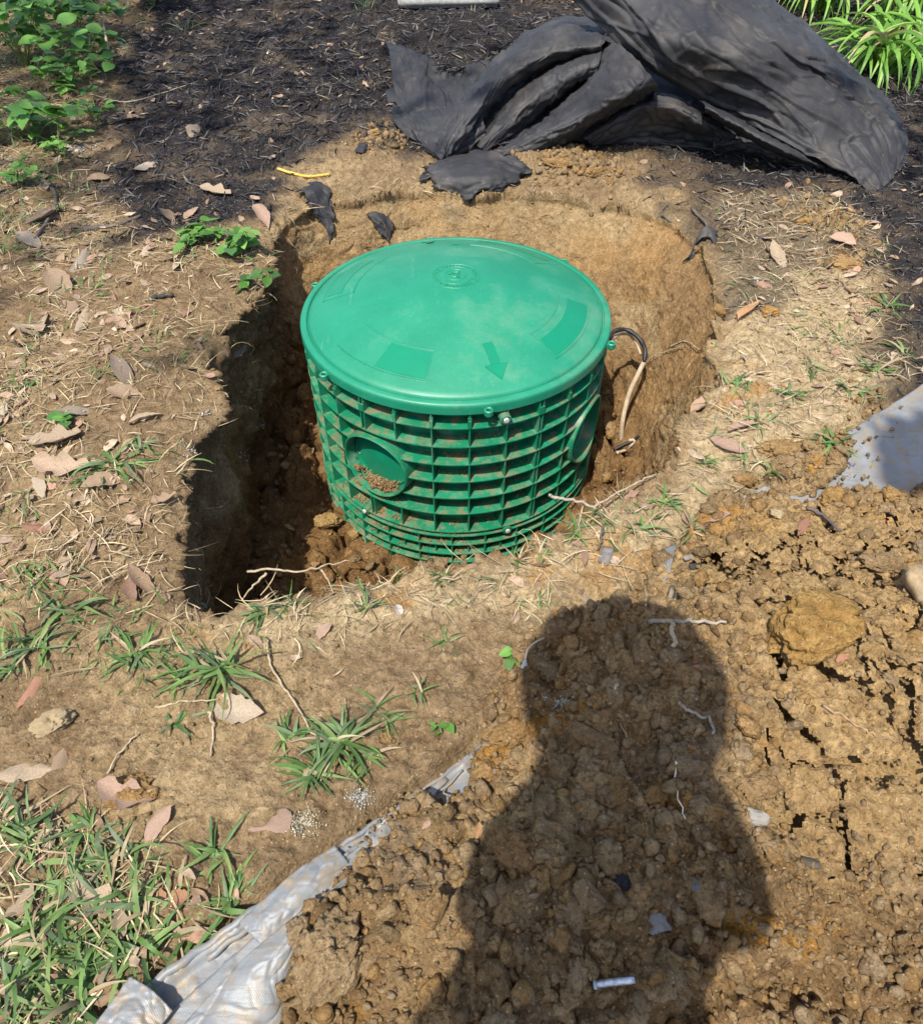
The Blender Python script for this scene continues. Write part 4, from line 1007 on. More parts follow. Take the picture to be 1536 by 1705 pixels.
# ------------------------------------------------------------------ dry leaves
def outline_leaf(kind, seed, n_=13, cols=(-1, -.5, 0, .5, 1)):
    r_ = random.Random(seed)
    lob = {'lance': lambda t: .155*math.sin(PI*min(1, t*1.02))**.8,
           'oval': lambda t: .24*math.sin(PI*t)**.7,
           'spoon': lambda t: .05+.25*sm(.35, .8, t)*max(0, math.sin(PI*min(1, (t-.02)*1.0)))**.35*(1 if t < .97 else .3)-.045*(t < .05),
           'lobed': lambda t: (.09+.17*abs(math.sin(PI*t*2.6)))*math.sin(PI*min(1, t*1.0))**.5}[kind]
    bend, cup, tw = r_.uniform(-.5, .6), r_.uniform(-.35, .75), r_.uniform(-.6, .6); sw = r_.uniform(-.12, .12)
    rows = []
    for i in range(n_):
        t_ = i/(n_-1); w_ = max(.004, float(lob(t_)))*r_.uniform(.85, 1.12); zc = bend*.25*(t_-.5)**2*4*.3+.02*r_.random()
        yc = sw*math.sin(PI*t_); a = tw*(t_-.5); row = []
        for v in cols:
            y, z = v*w_, cup*w_*v*v*.9+.012*math.sin(9*t_+v*3+seed)
            row.append((t_-.5, yc+y*math.cos(a)-z*math.sin(a), zc+y*math.sin(a)+z*math.cos(a)))
        rows.append(row)
    mb = MB()
    for a, b_ in zip(rows[:-1], rows[1:]): mb.strip(a, b_)
    if n_ > 8: mb.tube([(-.5, yc*0, rows[0][2][2]), (-.56, .01, rows[0][2][2]+.005), (-.64, .03, rows[0][2][2])], .006, 4)
    return mb.mesh('dry_leaf')
LEAVES = [outline_leaf(k, s) for s, k in enumerate(['lance', 'oval', 'lobed', 'lance', 'spoon', 'oval', 'lobed', 'spoon', 'lance', 'oval'])]
for q in LEAVES: q.materials.append(M_DRY)
DRYC = [(.36, .25, .17), (.31, .215, .14), (.41, .30, .21), (.24, .16, .10), (.44, .33, .23), (.33, .20, .14), (.38, .28, .20), (.19, .145, .11), (.46, .38, .27), (.27, .22, .17)]
KI = {'lance': (0, 3, 8), 'oval': (1, 5, 9), 'lobed': (2, 6), 'spoon': (4, 7)}
HL = [ # px, py, length px, direction deg (image), kind, label
 (395,1180,92,-12,'oval','pale oak leaf with white spots lying below the grass tuft on bare sand'),
 (265,1375,78,50,'oval','broad pinkish leaf lying under the sandy bare patch at lower left'),
 (450,1372,78,20,'spoon','curved pink leaf lying left of the white lichen and the tarp edge'),
 (215,1320,95,-10,'lobed','large spotted lobed leaf above the broad pinkish one'),
 (165,1498,95,-25,'lobed','torn tan leaf with notched edge in the lower left grass'),
 (50,1150,75,55,'lance','long reddish leaf standing slanted near the left edge'),
 (45,1290,110,12,'lance','long brown leaf lying by the tan stone at the left edge'),
 (105,1275,52,75,'oval','upright curled leaf beside the long brown one'),
 (35,1500,80,50,'oval','big tan leaf in the grass at the left edge'),
 (60,1545,70,60,'lance','narrow tan leaf just under the big tan leaf at the left edge'),
 (265,1500,45,-85,'oval','small russet leaf standing in the grass left of the tarp'),
 (300,1495,55,0,'oval','grey brown leaf beside the small russet leaf'),
 (65,883,56,-2,'lance','flat reddish leaf on bare soil at the left, well below the large grass tuft'),
 (275,833,48,10,'lobed','crumpled brown leaf on the left pit shoulder'),
 (108,960,42,15,'oval','square ended tan leaf on the left bank above the low grass'),
 (240,970,62,-40,'lance','curled narrow leaf at the lower left corner of the pit'),
 (95,735,95,5,'lobed','wide tan leaf with wavy edge above the large left grass tuft'),
 (105,775,90,0,'lobed','second wide leaf just below the wavy one'),
 (130,690,62,5,'lance','pale arching leaf between the grey grass and the wavy tan leaf'),
 (210,658,60,-5,'oval','shiny brown leaf in the leaf drift on the pit shoulder'),
 (205,625,50,-55,'lance','dark upright leaf above the shiny brown leaf'),
 (245,700,60,20,'lance','long tan leaf at the end of the leaf drift'),
 (65,815,28,-80,'oval','small pale leaf standing on its point at the left'),
 (60,560,75,-12,'lance','long tan leaf pointing left on the upper left bank'),
 (140,535,60,70,'lance','folded tan leaf in the middle of the upper left bank'),
 (95,485,45,-70,'oval','brown leaf at the left of the upper bank near the bare soil'),
 (75,545,42,-75,'lobed','pointed tan leaf tip beside the long one on the upper left bank'),
 (195,535,50,20,'lance','slender leaf near the black stick on the upper left bank'),
 (240,275,50,40,'lobed','pale curled leaf on the black mulch near its left edge'),
 (360,322,52,-8,'lobed','tan leaf lying flat on the mulch above the small green plant'),
 (280,362,30,-25,'oval','left one of the pair of cupped leaves on the mulch edge'),
 (320,358,30,30,'oval','right one of the pair of cupped leaves on the mulch edge'),
 (435,365,48,-55,'lance','pink pointed leaf beside the small green plant'),
 (215,202,45,2,'lance','brown leaf on the mulch near the green vine'),
 (325,222,24,45,'oval','little tan leaf out on the open mulch'),
 (75,365,62,25,'lobed','big curled oak leaf in the litter at the left, under the weeds'),
 (165,300,40,10,'oval','light brown leaf at the left mulch edge by the ash spot'),
 (50,405,60,-30,'lance','grey tan leaf in the litter near the left edge'),
 (125,440,55,30,'lobed','grey leaf at the top of the bare left soil'),
 (483,875,30,-55,'lance','single yellow leaf lying on the clay floor of the pit'),
 (400,590,38,45,'lance','grey leaf caught on the left wall of the pit'),
 (1245,520,48,40,'lance','long tan leaf left of the rusty orange clod'),
 (1295,430,42,-50,'lance','narrow tan leaf on the soil beyond the rusty clod'),
 (1400,405,48,-12,'oval','pink leaf among the chips under the black cloth corner'),
 (1235,715,52,10,'lance','pink leaf right of the pit near the little grass tuft'),
 (1210,745,75,-20,'lance','long pink leaf above the flat bottomed clod'),
 (1170,680,45,15,'oval','faded leaf right behind the pit lip grass'),
 (1190,865,48,5,'oval','pink leaf where tarp and spoil meet'),
 (1335,880,30,60,'lance','reddish leaf half buried in the sunny spoil'),
 (975,1000,35,-60,'lance','tan leaf on the upper edge of the spoil'),
 (665,1020,26,-75,'oval','little white leaf on the sand in front of the pit'),
 (540,1055,36,45,'oval','pink leaf on the sand left of the little white one'),
 (795,1385,30,80,'oval','orange brown leaf standing on the spoil heap'),
 (710,1375,22,50,'oval','small pink leaf left of the standing orange one'),
 (640,1485,20,40,'oval','faint leaf chip on the spoil near the tarp end'),
 (1505,1245,44,5,'oval','pale oval leaf at the end of the thin twig on cracked soil'),
 (1400,1100,22,20,'oval','small red leaf scrap on the cracked soil'),
 (1155,1125,70,15,'lance','dry straw coloured husk at the top of the shadow'),
 (1290,200,20,10,'oval','tiny leaf speck on the big cloth flap'),
 (90,1395,60,70,'lobed','brown leaf in the grass below the tan stone'),
 (200,1545,60,80,'oval','tan leaf in the lowest left grass'),
 (120,1600,55,-40,'oval','leaf lying in the lower left grass by the corner of the tarp'),
 (25,1640,55,30,'lobed','brown leaf at the lower left corner of the picture'),
 (180,1620,50,60,'oval','pinkish leaf next to the tarp corner'),
 (1450,85,60,10,'lance','dry leaf under the strap leaved clump'),
 (1500,255,50,-20,'lance','brown leaf in the shade right of the cloth'),
]
def put_leaf(loc, nrm, L, az, kind, lb, group=None, me=None, col=None, lift=.3):
    me = me or LEAVES[random.choice(KI[kind])]; o = link('dry_leaf', me); n_ = (Vector(nrm)*.5+Vector((random.uniform(-.4, .4), random.uniform(-.4, .4), 1))).normalized()
    xa = Vector((math.cos(az), math.sin(az), 0)); xa = (xa-n_*xa.dot(n_)).normalized(); ya = n_.cross(xa)
    Mx = Matrix((xa, ya, n_)).transposed().to_4x4(); Mx = Matrix.Translation(Vector(loc)+Vector((0, 0, .004+L*.03))) @ Mx @ Matrix.Diagonal((L, L, L*random.choice((1, 1, -1)), 1))
    o.matrix_world = Mx; c = col or random.choice(DRYC); k = random.uniform(.72, 1.15); o.color = (c[0]*k, c[1]*k, c[2]*k, 1)
    if lb is None:
        lb = '%s %s dry leaf lying by the %s' % ('small' if L < .042 else 'middling' if L < .056 else 'large', {'lance': 'narrow', 'oval': 'oval', 'lobed': 'lobed'}[kind], landmark(loc))
    return prop(o, lb, 'leaf', group)
LCOL = [('pink', (.40, .27, .20)), ('red', (.33, .17, .11)), ('russet', (.36, .19, .11)), ('orange', (.42, .24, .12)), ('yellow', (.46, .35, .13)), ('grey', (.27, .225, .175)), ('dark', (.19, .145, .11)),
        ('pale', (.42, .34, .25)), ('white', (.46, .42, .36)), ('straw', (.46, .37, .22)), ('tan', (.38, .29, .20)), ('brown', (.29, .205, .135))]
for px, py, lp, ang, kind, lb in HL:
    loc, nrm = at(px, py); dx_, dy_ = math.cos(R(ang))*lp/2, -math.sin(R(ang))*lp/2
    a_ = on(px-dx_, py-dy_, loc.z); b_ = on(px+dx_, py+dy_, loc.z); v = b_-a_
    put_leaf(loc, nrm, min(v.length, .12), math.atan2(v.y, v.x), kind, lb, col=next((c for k, c in LCOL if k in lb), None))
wl_ = w_leafz*(1-w_mul*.93)*(.35+.65*sm(-.2, .3, n1))+.12*w_sand*sm(1.0, 1.3, X+Y*.3)+sm(-.02, .03, P_lawn(X, Y))*.8*(1-w_tarp)
P, Nn = spots(np.clip(wl_*(1-w_in), 0, 1), 225); P2, Nn2 = spots(w_mul*(1-w_in)*.5, 16)
for i in range(225): put_leaf(P[i], Nn[i], random.uniform(.03, .07), random.uniform(0, 6.28), random.choice(['lance', 'oval', 'lobed', 'lance']), None, 'leaves of the litter left of the pit')
for i in range(16): put_leaf(P2[i], Nn2[i], random.uniform(.02, .045), random.uniform(0, 6.28), 'lance', None, 'leaves scattered on the mulch')
# bits of leaf and straw too small to pick apart
LT = [tri_template(outline_leaf(k, 30+j, 6, (-1, 0, 1))) for j, k in enumerate(['lance', 'oval', 'lobed', 'spoon', 'oval', 'lance'])]
n_ = 6500; P, Nn = spots(np.clip(wl_+.30*w_sand+.22*w_mul*sm(-.2,.3,n1), 0, 1)*(1-w_in)*(1-w_tarp), n_); yaw = rng.uniform(0, 2*PI, n_); s = .008+.034*rng.random(n_)**1.4
scatter('leaf_litter', [(t_[0], t_[1]) for t_ in LT], P+np.array([0, 0, .003]), frames(Nn*.5+rng.normal(0, .25, (n_, 3))+np.array([0, 0, .6]), yaw), np.stack([s, s, s], -1),
        np.array(DRYC, np.float32)[rng.integers(0, 7, n_)]*rng.uniform(.55, 1.1, (n_, 1)), M_LITTER, label='broken bits of dry leaf covering the bank left of the pit', cat='leaf litter')
# straw / dead grass threads
def threads(n, wgt, lo, hi, w_, cols, name, label, cat, mat, curl=.5, lift=.004, seg=4, upk=.25):
    P, Nn = spots(wgt, n); L = rng.uniform(lo, hi, n); yaw = rng.uniform(0, 2*PI, n); cv = rng.normal(0, curl, n); pitch = np.abs(rng.normal(0, upk, n)); drp = rng.uniform(.5, 2.0, n)
    wd = w_*rng.uniform(.5, 1.3, n); Vv = np.zeros((n, (seg+1)*2, 3)); cur = P+np.array([0, 0, lift]); a = yaw.copy(); pt = pitch.copy()
    for k in range(seg+1):
        t_ = k/seg; d_ = np.stack([np.cos(a)*np.cos(pt), np.sin(a)*np.cos(pt), np.sin(pt)], -1)
        sd_ = np.stack([-np.sin(a), np.cos(a), .3*np.sin(yaw*7)], -1)*(wd*(1-t_**2*.85)/2*(0.55 if k == 0 else 1))[:, None]
        Vv[:, 2*k] = cur-sd_; Vv[:, 2*k+1] = cur+sd_; cur = cur+d_*(L/seg)[:, None]; a = a+cv/seg; pt = pt-drp*pitch/seg*1.6
        cur[:, 2] = np.maximum(cur[:, 2], P[:, 2]+lift*.4)
    F = []
    for k in range(seg): F.append([2*k, 2*k+1, 2*k+3, 2*k+2])
    F = (np.array(F)[None]+(np.arange(n)*(seg+1)*2)[:, None, None]).reshape(-1, 4)
    c_ = np.array(cols, np.float32)[rng.integers(0, len(cols), n)]*rng.uniform(.75, 1.2, (n, 1))
    o = link(name, mesh_np(name, Vv, F, np.repeat(c_, (seg+1)*2, 0), True, (mat,))); prop(o, label, cat, None, 'stuff'); return o
STRAW = [(.42, .33, .20), (.34, .26, .15), (.50, .41, .27), (.28, .21, .13)]
GREEN = [(.10, .19, .045), (.14, .24, .07), (.085, .155, .05), (.19, .28, .09), (.14, .20, .10)]
lip = np.exp(-np.abs(dsg)/.05)*(X < .35)
threads(18500, np.clip(wl_*.8+.5*sm(-.01, .05, P_lawn(X, Y))+.42*w_sand+.4*lip*(1-w_mul)*(dsg > .0), 0, 1)*(1-w_sp)*(1-w_tarp), .015, .065, .0019, STRAW, 'straw', 'thin dead grass stems matted over the ground beside the pit', 'dead grass', M_LITTER)
threads(330, np.clip(w_wall*sm(.35, .9, wt)*(X < .3), 0, 1), .02, .07, .0012, [(.30, .22, .13), (.20, .14, .08), (.42, .33, .2)], 'root_hairs', 'fine roots hanging out of the upper pit walls', 'roots', M_LITTER, 1.8, .003, 5, .5)
lawn = sm(-.01, .05, P_lawn(X, Y)); g2 = sm(-.03, .05, P_grass2(X, Y))
gm = np.clip(lawn*.9+.55*g2+.5*sm(.05, .35, fbm(X*5, Y*5, s=701, o=2))*w_leafz*(1-w_mul)+.22*w_sand*sm(-.1, .4, fbm(X*6, Y*6, s=703, o=2)), 0, 1)*(1-w_sp)*(1-w_in)*(1-w_tarp)
threads(3600, gm, .012, .05, .0034, GREEN, 'grass', 'short green grass growing thinly over the ground near the pit', 'grass', M_GRASS, .6, .002, 4, .6)
threads(400, lawn*(1-w_tarp)*(1-w_sp)*sm(-.25,.25,n2), .025, .085, .0062, GREEN+STRAW[:1], 'grass', 'dense blades of lawn grass at lower left beside the tarp', 'grass', M_GRASS, .7, .002, 5, .7)
tl = Poly([(-300,-60),(300,-60),(190,60),(190,140),(120,300),(60,460),(-300,480)])
threads(3200, sm(-.05, .1, tl(X, Y))*(1-w_in), .02, .09, .004, GREEN+[(.10, .22, .03)], 'grass', 'grass and low weeds along the upper left edge', 'weeds', M_GRASS, .8, .002, 5, .8)

# mulch shreds
def shred_t(s_):
    mb = MB(); r_ = random.Random(s_); k = r_.uniform(-.15, .15)
    mb.tube([(-.5, 0, 0), (-.05, k, .03), (.5, 0, 0)], lambda t: .12*(1-.55*abs(2*t-1)), 3); return tri_template(mb.mesh('s', False))
ST = [shred_t(i) for i in range(5)]
n_ = 19000; P, Nn = spots(w_mul*np.where(w_mul > .7, 1, .45)*np.where(P_chips(X, Y) > -.05, 1.6, 1)*np.clip(3.2-.7*Y, .25, 1), n_); L = .012+.045*rng.random(n_)**1.5*np.clip(P[:, 1]/2.4, .5, 1.3); yaw = rng.uniform(0, 2*PI, n_)
cm = np.array([(.030, .028, .031), (.048, .046, .050), (.075, .072, .075), (.022, .021, .023), (.14, .13, .12)], np.float32)[rng.integers(0, 5, n_)]
cm[rng.random(n_) < .05] = (.25, .2, .14)
scatter('mulch', ST, P+np.array([0, 0, .004]), frames(Nn*.4+rng.normal(0, .3, (n_, 3))+np.array([0, 0, .7]), yaw), np.stack([L, L*.55, L*.4], -1), cm, M_MULCH, label='black shredded bark mulch spread beyond and right of the pit', cat='mulch', smooth=False)

# ------------------------------------------------------------------ grass tufts that stand out
def tuft_mesh(n, L, wd, seed, el=(10, 60), seg=6, dry=.12):
    r_ = random.Random(seed); Vv, F, Cc = [], [], []
    for i in range(n):
        az = r_.uniform(0, 2*PI); e = R(r_.uniform(*el)); l_ = L*r_.uniform(.45, 1.0); w_ = wd*r_.uniform(.6, 1.15); cur = Vector((r_.gauss(0, L*.10), r_.gauss(0, L*.10), 0)); cv = r_.uniform(-.5, .5); dr = r_.uniform(.5, 1.6)
        c = random.Random(seed*91+i).choice(GREEN); kk = r_.uniform(.75, 1.3); c = tuple(q*kk for q in c)
        if r_.random() < dry: c = r_.choice(STRAW)
        n0 = len(Vv); rl = r_.uniform(-.7, .7)
        for k in range(seg+1):
            t_ = k/seg; d_ = Vector((math.cos(az)*math.cos(e), math.sin(az)*math.cos(e), math.sin(e))); sd_ = Vector((-math.sin(az), math.cos(az), rl)).normalized()
            hw = w_*.5*(.55+.45*min(1, t_*4))*(1-max(0, t_-.45)/.55*.96)
            Vv += [tuple(cur-sd_*hw+Vector((0, 0, hw*.35))), tuple(cur), tuple(cur+sd_*hw+Vector((0, 0, hw*.35)))]; Cc += [c]*3
            cur = cur+d_*(l_/seg); az += cv/seg; e -= dr/seg*(1 if cur.z > .004 else 0)
            if cur.z < .003: cur.z = .003; e = max(e, 0)
        for k in range(seg):
            for q in (0, 1): F.append((n0+3*k+q, n0+3*k+q+1, n0+3*k+q+4, n0+3*k+q+3))
    return mesh_np('grass_tuft', np.array(Vv), np.array(F), np.array(Cc, np.float32), True, (M_GRASS,))
TF = [ # px,py,length m,blades,width,label
 (370,1115,.095,38,.0062,'big splayed crabgrass tuft between the pit corner and the spotted leaf'),
 (230,1090,.075,26,.0055,'leafy grass tuft next to the biggest tuft, on its left'),
 (60,1075,.085,26,.0055,'broad grass tuft at the left edge below the bare bank'),
 (110,1020,.085,22,.0055,'flat spreading grass tuft with long blades lying left'),
 (565,1235,.080,40,.0060,'large grass tuft in the middle foreground above the tarp tip'),
 (520,1290,.065,22,.0060,'lower grass tuft with drooping blades above the curved pink leaf'),
 (635,1190,.065,20,.0050,'thin grass tuft at the left edge of the spoil'),
 (290,1205,.050,10,.0060,'small lone grass tuft with few blades above the lobed leaf'),
 (365,1425,.060,22,.0055,'upright grass tuft right of the broad pinkish leaf'),
 (385,1500,.060,22,.0055,'grass tuft leaning over the upper tarp edge'),
 (150,1385,.055,24,.0048,'grass tuft under the broken orange clod'),
 (50,1400,.055,22,.0050,'grass tuft at the left edge above the big tan leaf'),
 (190,775,.095,30,.0060,'tall grass tuft on the left shoulder of the pit'),
 (140,795,.070,16,.0060,'side shoots of grass left of the tall shoulder tuft'),
 (235,745,.045,10,.0055,'small bright grass sprout near the pit shoulder edge'),
 (50,645,.045,12,.0045,'little green sprout on the bare left bank'),
 (175,620,.060,18,.0030,'wiry grey green grass clump in the leaf drift'),
 (55,965,.050,10,.0055,'small sprout with pointed blades left of the square leaf'),
 (1220,640,.055,12,.0062,'stubby grass tuft right beside the pit edge'),
 (1320,660,.070,14,.0055,'pale grass tuft on the sand right of the stubby one'),
 (1385,560,.075,14,.0055,'trailing grass tuft on chips near the right edge'),
 (1470,515,.075,18,.0060,'grass tuft at the right edge by the dark shadow'),
 (1460,620,.075,18,.0060,'grass tuft just above the right tarp patch'),
 (1385,735,.070,16,.0060,'grass tuft hanging over the corner of the right tarp patch'),
 (1290,790,.050,14,.0045,'grass tuft in front of the flat bottomed clod'),
 (1065,880,.065,26,.0048,'light green tuft at the front right lip of the pit'),
 (960,880,.065,22,.0045,'light green tuft on the lip before the grey chip'),
 (1110,835,.050,16,.0045,'light green tuft where the lip turns to the right'),
 (900,920,.050,16,.0040,'thin tuft in front of the riser foot'),
 (740,1070,.045,16,.0032,'wispy tuft on the sand above the spoil'),
 (735,965,.035,12,.0038,'tiny tuft in front of the riser'),
 (900,1000,.035,10,.0045,'tiny bright tuft at the top of the shadow'),
 (560,965,.060,20,.0035,'straggling tuft at the front lip below the riser'),
 (440,1020,.055,16,.0050,'tuft with one tall blade at the lower left pit lip'),
 (25,230,.09,20,.0050,'grass clump under the vine at the left edge'),
 (100,350,.06,18,.0035,'fine weed clump in the litter below the vine'),
 (310,55,.12,14,.0040,'long thin grass sprig on the mulch near the top'),
 (610,15,.12,14,.0040,'grass sprig at the top left of the black cloth'),
 (60,1560,.075,26,.0065,'coarse grass tuft below the narrow tan leaf'),
 (140,1670,.080,26,.0065,'coarse grass tuft at the bottom by the tarp corner'),
 (240,1580,.070,26,.0060,'coarse grass tuft beside the tarp hem'),
 (15,1670,.075,22,.0065,'coarse grass tuft in the bottom left corner'),
(1265,700,.055,14,.0045,'grass tuft above the long pink leaf right of the pit'),
 (1345,610,.060,12,.0045,'grass tuft between the stubby tuft and the chips'),
 (1415,650,.070,16,.0050,'grass tuft with long low blades above the big tan clod'),
 (1500,590,.060,16,.0055,'grass tuft at the right edge above the trailing one'),
 (1240,765,.045,14,.0040,'light grass tuft left of the flat bottomed clod'),
 (1170,770,.045,16,.0038,'light grass tuft in the middle of the right lip'),
 (1150,880,.050,16,.0042,'light grass tuft behind the torn tarp scrap'),
 (1010,860,.050,18,.0040,'light grass tuft by the grey root'),
 (860,935,.045,16,.0035,'light grass tuft right below the riser foot'),
 (660,960,.045,16,.0032,'light grass tuft left below the riser foot'),
 (610,1010,.045,14,.0036,'small tuft on the sand left of the little white leaf'),
 (480,1010,.050,16,.0040,'small tuft beside the tall bladed one at the lip'),
 (700,1150,.035,10,.0036,'small sprout beside the thin tuft at the spoil edge'),
 (480,1230,.050,14,.0050,'side shoots left of the large middle tuft'),
 (610,1260,.055,18,.0050,'side shoots right of the large middle tuft'),
 (300,1130,.060,18,.0050,'shoots between the leafy tuft and the biggest tuft'),
 (20,1110,.070,18,.0055,'shoots at the very left edge below the low bank'),
 (180,1430,.060,18,.0055,'tuft behind the torn tan leaf'),
 (330,1560,.060,18,.0055,'tuft leaning on the tarp hem'),
]
for i, (px, py, L, nb, wd, lb) in enumerate(TF):
    o = link('grass_tuft', tuft_mesh(nb, L, wd, 900+i, (4, 48) if py > 400 else (30, 75), 6, .3 if 800 < py < 1100 and px > 500 else .12))
    o.location = at(px, py)[0]-Vector((0, 0, .002)); prop(o, lb, 'grass tuft')

# ------------------------------------------------------------------ leafy plants
def heart_leaf(s_):
    mb = MB(); rows = []; cup = .25
    for i in range(9):
        t_ = i/8; w_ = .46*math.sin(PI*min(1, .12+.88*t_))**.75*(1-t_*.25)*(1 if i < 8 else .02)
        rows.append([(t_*1.0-(.10*abs(v) if i == 0 else 0), v*w_, cup*abs(v)*w_*.7-.25*t_*t_+.02*math.sin(t_*8+s_)) for v in (-1, -.5, 0, .5, 1)])
    for a, b_ in zip(rows[:-1], rows[1:]): mb.strip(a, b_)
    return mb.mesh('leaf')
HLV = [heart_leaf(i) for i in range(3)]
for q in HLV: q.materials.append(M_LEAF)
def leafy(name, px, py, n, rad, hgt, lsz, label, cols, seed, tall=1, loc=None):
    r_ = random.Random(seed); base = loc or at(px, py)[0]; root = empty(name, base); prop(root, label, 'plant')
    ns = max(3, n//7); mb = MB(); tips = []
    for k in range(ns):
        az = r_.uniform(0, 2*PI); rr_ = rad*r_.uniform(.3, 1); h = hgt*r_.uniform(.4, 1)
        pts = smooth_path([(0, 0, -.01), (rr_*.3*math.cos(az), rr_*.3*math.sin(az), h*.6), (rr_*.7*math.cos(az+.3), rr_*.7*math.sin(az+.3), h), (rr_*math.cos(az+.4), rr_*math.sin(az+.4), h*r_.uniform(.5, 1.1))], 5)
        mb.tube(pts, lambda t: .0018*(1-.6*t), 5); tips.append(pts)
    st = link('stem', mb.mesh('stem'), root, M_TWIG); st.color = (.16, .2, .07, 1)
    for k in range(n):
        pts = tips[k % ns]; p = pts[r_.randrange(len(pts)//3, len(pts))]; az = r_.uniform(0, 2*PI); s = lsz*r_.uniform(.55, 1.15)
        o = link('leaf', HLV[k % 3], root); o.location = Vector(p)+Vector((math.cos(az), math.sin(az), .2))*s*.2
        o.rotation_euler = (r_.uniform(-.5, .5), r_.uniform(-.5, .25), az); o.scale = (s, s, s)
        c = r_.choice(cols); kk = r_.uniform(.75, 1.25); o.color = (c[0]*kk, c[1]*kk, c[2]*kk, 1)
    return root
VG = [(.09, .22, .035), (.12, .28, .05), (.07, .18, .04), (.16, .33, .07)]
leafy('vine_plant', 45, 110, 150, .30, .22, .062, 'leafy green vine with heart shaped leaves filling the top left corner', VG, 1)
leafy('vine_plant', 130, 60, 110, .28, .20, .058, 'heart leaved vine right behind the corner vine, near the mulch', VG, 2)
leafy('vine_plant', 15, 10, 110, .34, .28, .075, 'taller heart leaved vine at the very top left', VG, 3)
leafy('vine_plant', 255, 10, 60, .28, .14, .062, 'dark low vine at the top, beside the mulch', [(.05, .14, .04), (.07, .18, .05)], 4)
leafy('weed_plant', 120, 150, 60, .16, .10, .036, 'small leaved weed hanging over the leaf litter under the vine', VG, 5)
leafy('weed_plant', 95, 255, 48, .13, .07, .026, 'low bright weed in the litter left of the mulch', [(.15, .32, .06)], 6)
leafy('vine_plant', 60, 230, 80, .20, .12, .050, 'spreading heart leaved vine below the corner vine at the left edge', VG, 13)
leafy('vine_plant', 150, 130, 80, .20, .14, .050, 'heart leaved vine reaching over the leaf litter beside the mulch', VG, 14)
leafy('weed_plant', 30, 300, 40, .14, .06, .024, 'fine low weeds at the left edge under the vines', [(.15, .32, .06)], 15)
leafy('weed_plant', 160, 205, 40, .12, .08, .030, 'bright weeds at the upper left corner of the mulch', VG, 16)
leafy('weed_plant', 350, 400, 36, .085, .05, .032, 'bright green small leaved weed on the far left pit lip', VG, 7)
leafy('weed_plant', 400, 425, 30, .075, .05, .036, 'green weed with larger leaves overhanging the pit', VG, 8)
leafy('weed_plant', 425, 478, 12, .05, .04, .030, 'sprig of green leaves hanging on the upper left pit wall', VG, 9)
leafy('weed_plant', 110, 705, 7, .03, .02, .022, 'tiny clover like weed above the tall shoulder tuft', VG, 10)
leafy('weed_plant', 862, 1092, 6, .02, .015, .018, 'tiny green seedling beside the white plastic tag', VG, 11)
leafy('weed_plant', 735, 1212, 4, .015, .01, .016, 'tiny pale seedling on the upper spoil', VG, 12)
# strap leaved clumps at the upper right
def strap(s_, L=1.0):
    r_ = random.Random(s_); mb = MB(); rows = []; cur = Vector((0, 0, 0)); e = R(r_.uniform(60, 84)); dr = r_.uniform(1.3, 2.5)
    for i in range(13):
        t_ = i/12; w_ = .030*(.6+.4*min(1, t_*3))*(1-max(0, t_-.55)/.45*.97)
        rows.append([cur+Vector((0, v*w_, abs(v)*w_*.5)) for v in (-1, 0, 1)]); cur = cur+Vector((math.cos(e), 0, math.sin(e)))/12; e -= dr/12*(1+.8*t_)
    for a, b_ in zip(rows[:-1], rows[1:]): mb.strip(a, b_)
    return mb.mesh('leaf')
SV = [strap(i) for i in range(8)]
for q in SV: q.materials.append(M_LEAF)
def clump(px, py, n, L, label, seed, loc=None):
    r_ = random.Random(seed); root = empty('strap_leaf_plant', loc or drop(*on(px, py)[:2])[0]); prop(root, label, 'plant')
    for k in range(n):
        o = link('leaf', SV[k % 8], root); s = L*r_.uniform(.55, 1.1); o.scale = (s, s*.85, s); o.rotation_euler = (r_.uniform(-.2, .2), r_.uniform(-.1, .1), r_.uniform(0, 2*PI))
        o.location = (r_.gauss(0, .04), r_.gauss(0, .04), -.01); c = r_.choice([(.17, .34, .05), (.22, .42, .07), (.12, .27, .04), (.27, .45, .10)]); o.color = c+(1,)
        if r_.random() < .07: o.color = (.5, .4, .2, 1)
clump(1455, 130, 75, .42, 'bright green strap leaved clump behind the right end of the black cloth', 1)
clump(1540, 110, 60, .44, 'strap leaved clump at the right edge of the picture', 2)
clump(1350, 30, 60, .46, 'strap leaved clump at the top, partly behind the big cloth flap', 3)
clump(1490, 40, 60, .48, 'strap leaved clump at the top right, behind the nearest clump', 4)

# ------------------------------------------------------------------ twigs, roots, sticks
def twig(pts, r0, r1, col, label, name='twig', cat='twig', lift=.004, wob=.0012, flat=None):
    W_ = []
    for i, p in enumerate(pts):
        g = at(p[0], p[1])[0] if flat is None else on(p[0], p[1], flat); W_.append(Vector(g)+Vector((0, 0, lift+(p[2] if len(p) > 2 else 0))))
    if len(W_) > 2:
        for _ in range(2):
            zs = [q.z for q in W_]
            for i in range(1, len(W_)-1): W_[i].z = max(zs[i]*.5+.25*(zs[i-1]+zs[i+1]), .5*(zs[i-1]+zs[i+1])*.5+zs[i]*.5)
    base = W_[0].copy(); P_ = smooth_path([q-base for q in W_], 6)
    P_ = [q+Vector((random.gauss(0, wob), random.gauss(0, wob), abs(random.gauss(0, wob)))) for q in P_]
    mb = MB(); mb.tube(P_, lambda t: r0+(r1-r0)*t, 6); o = link(name, mb.mesh(name), None, M_TWIG, base); o.color = tuple(col)+(1,); return prop(o, label, cat)
PALE, GREYT, DARKT = (.38, .30, .20), (.30, .25, .20), (.12, .10, .085)
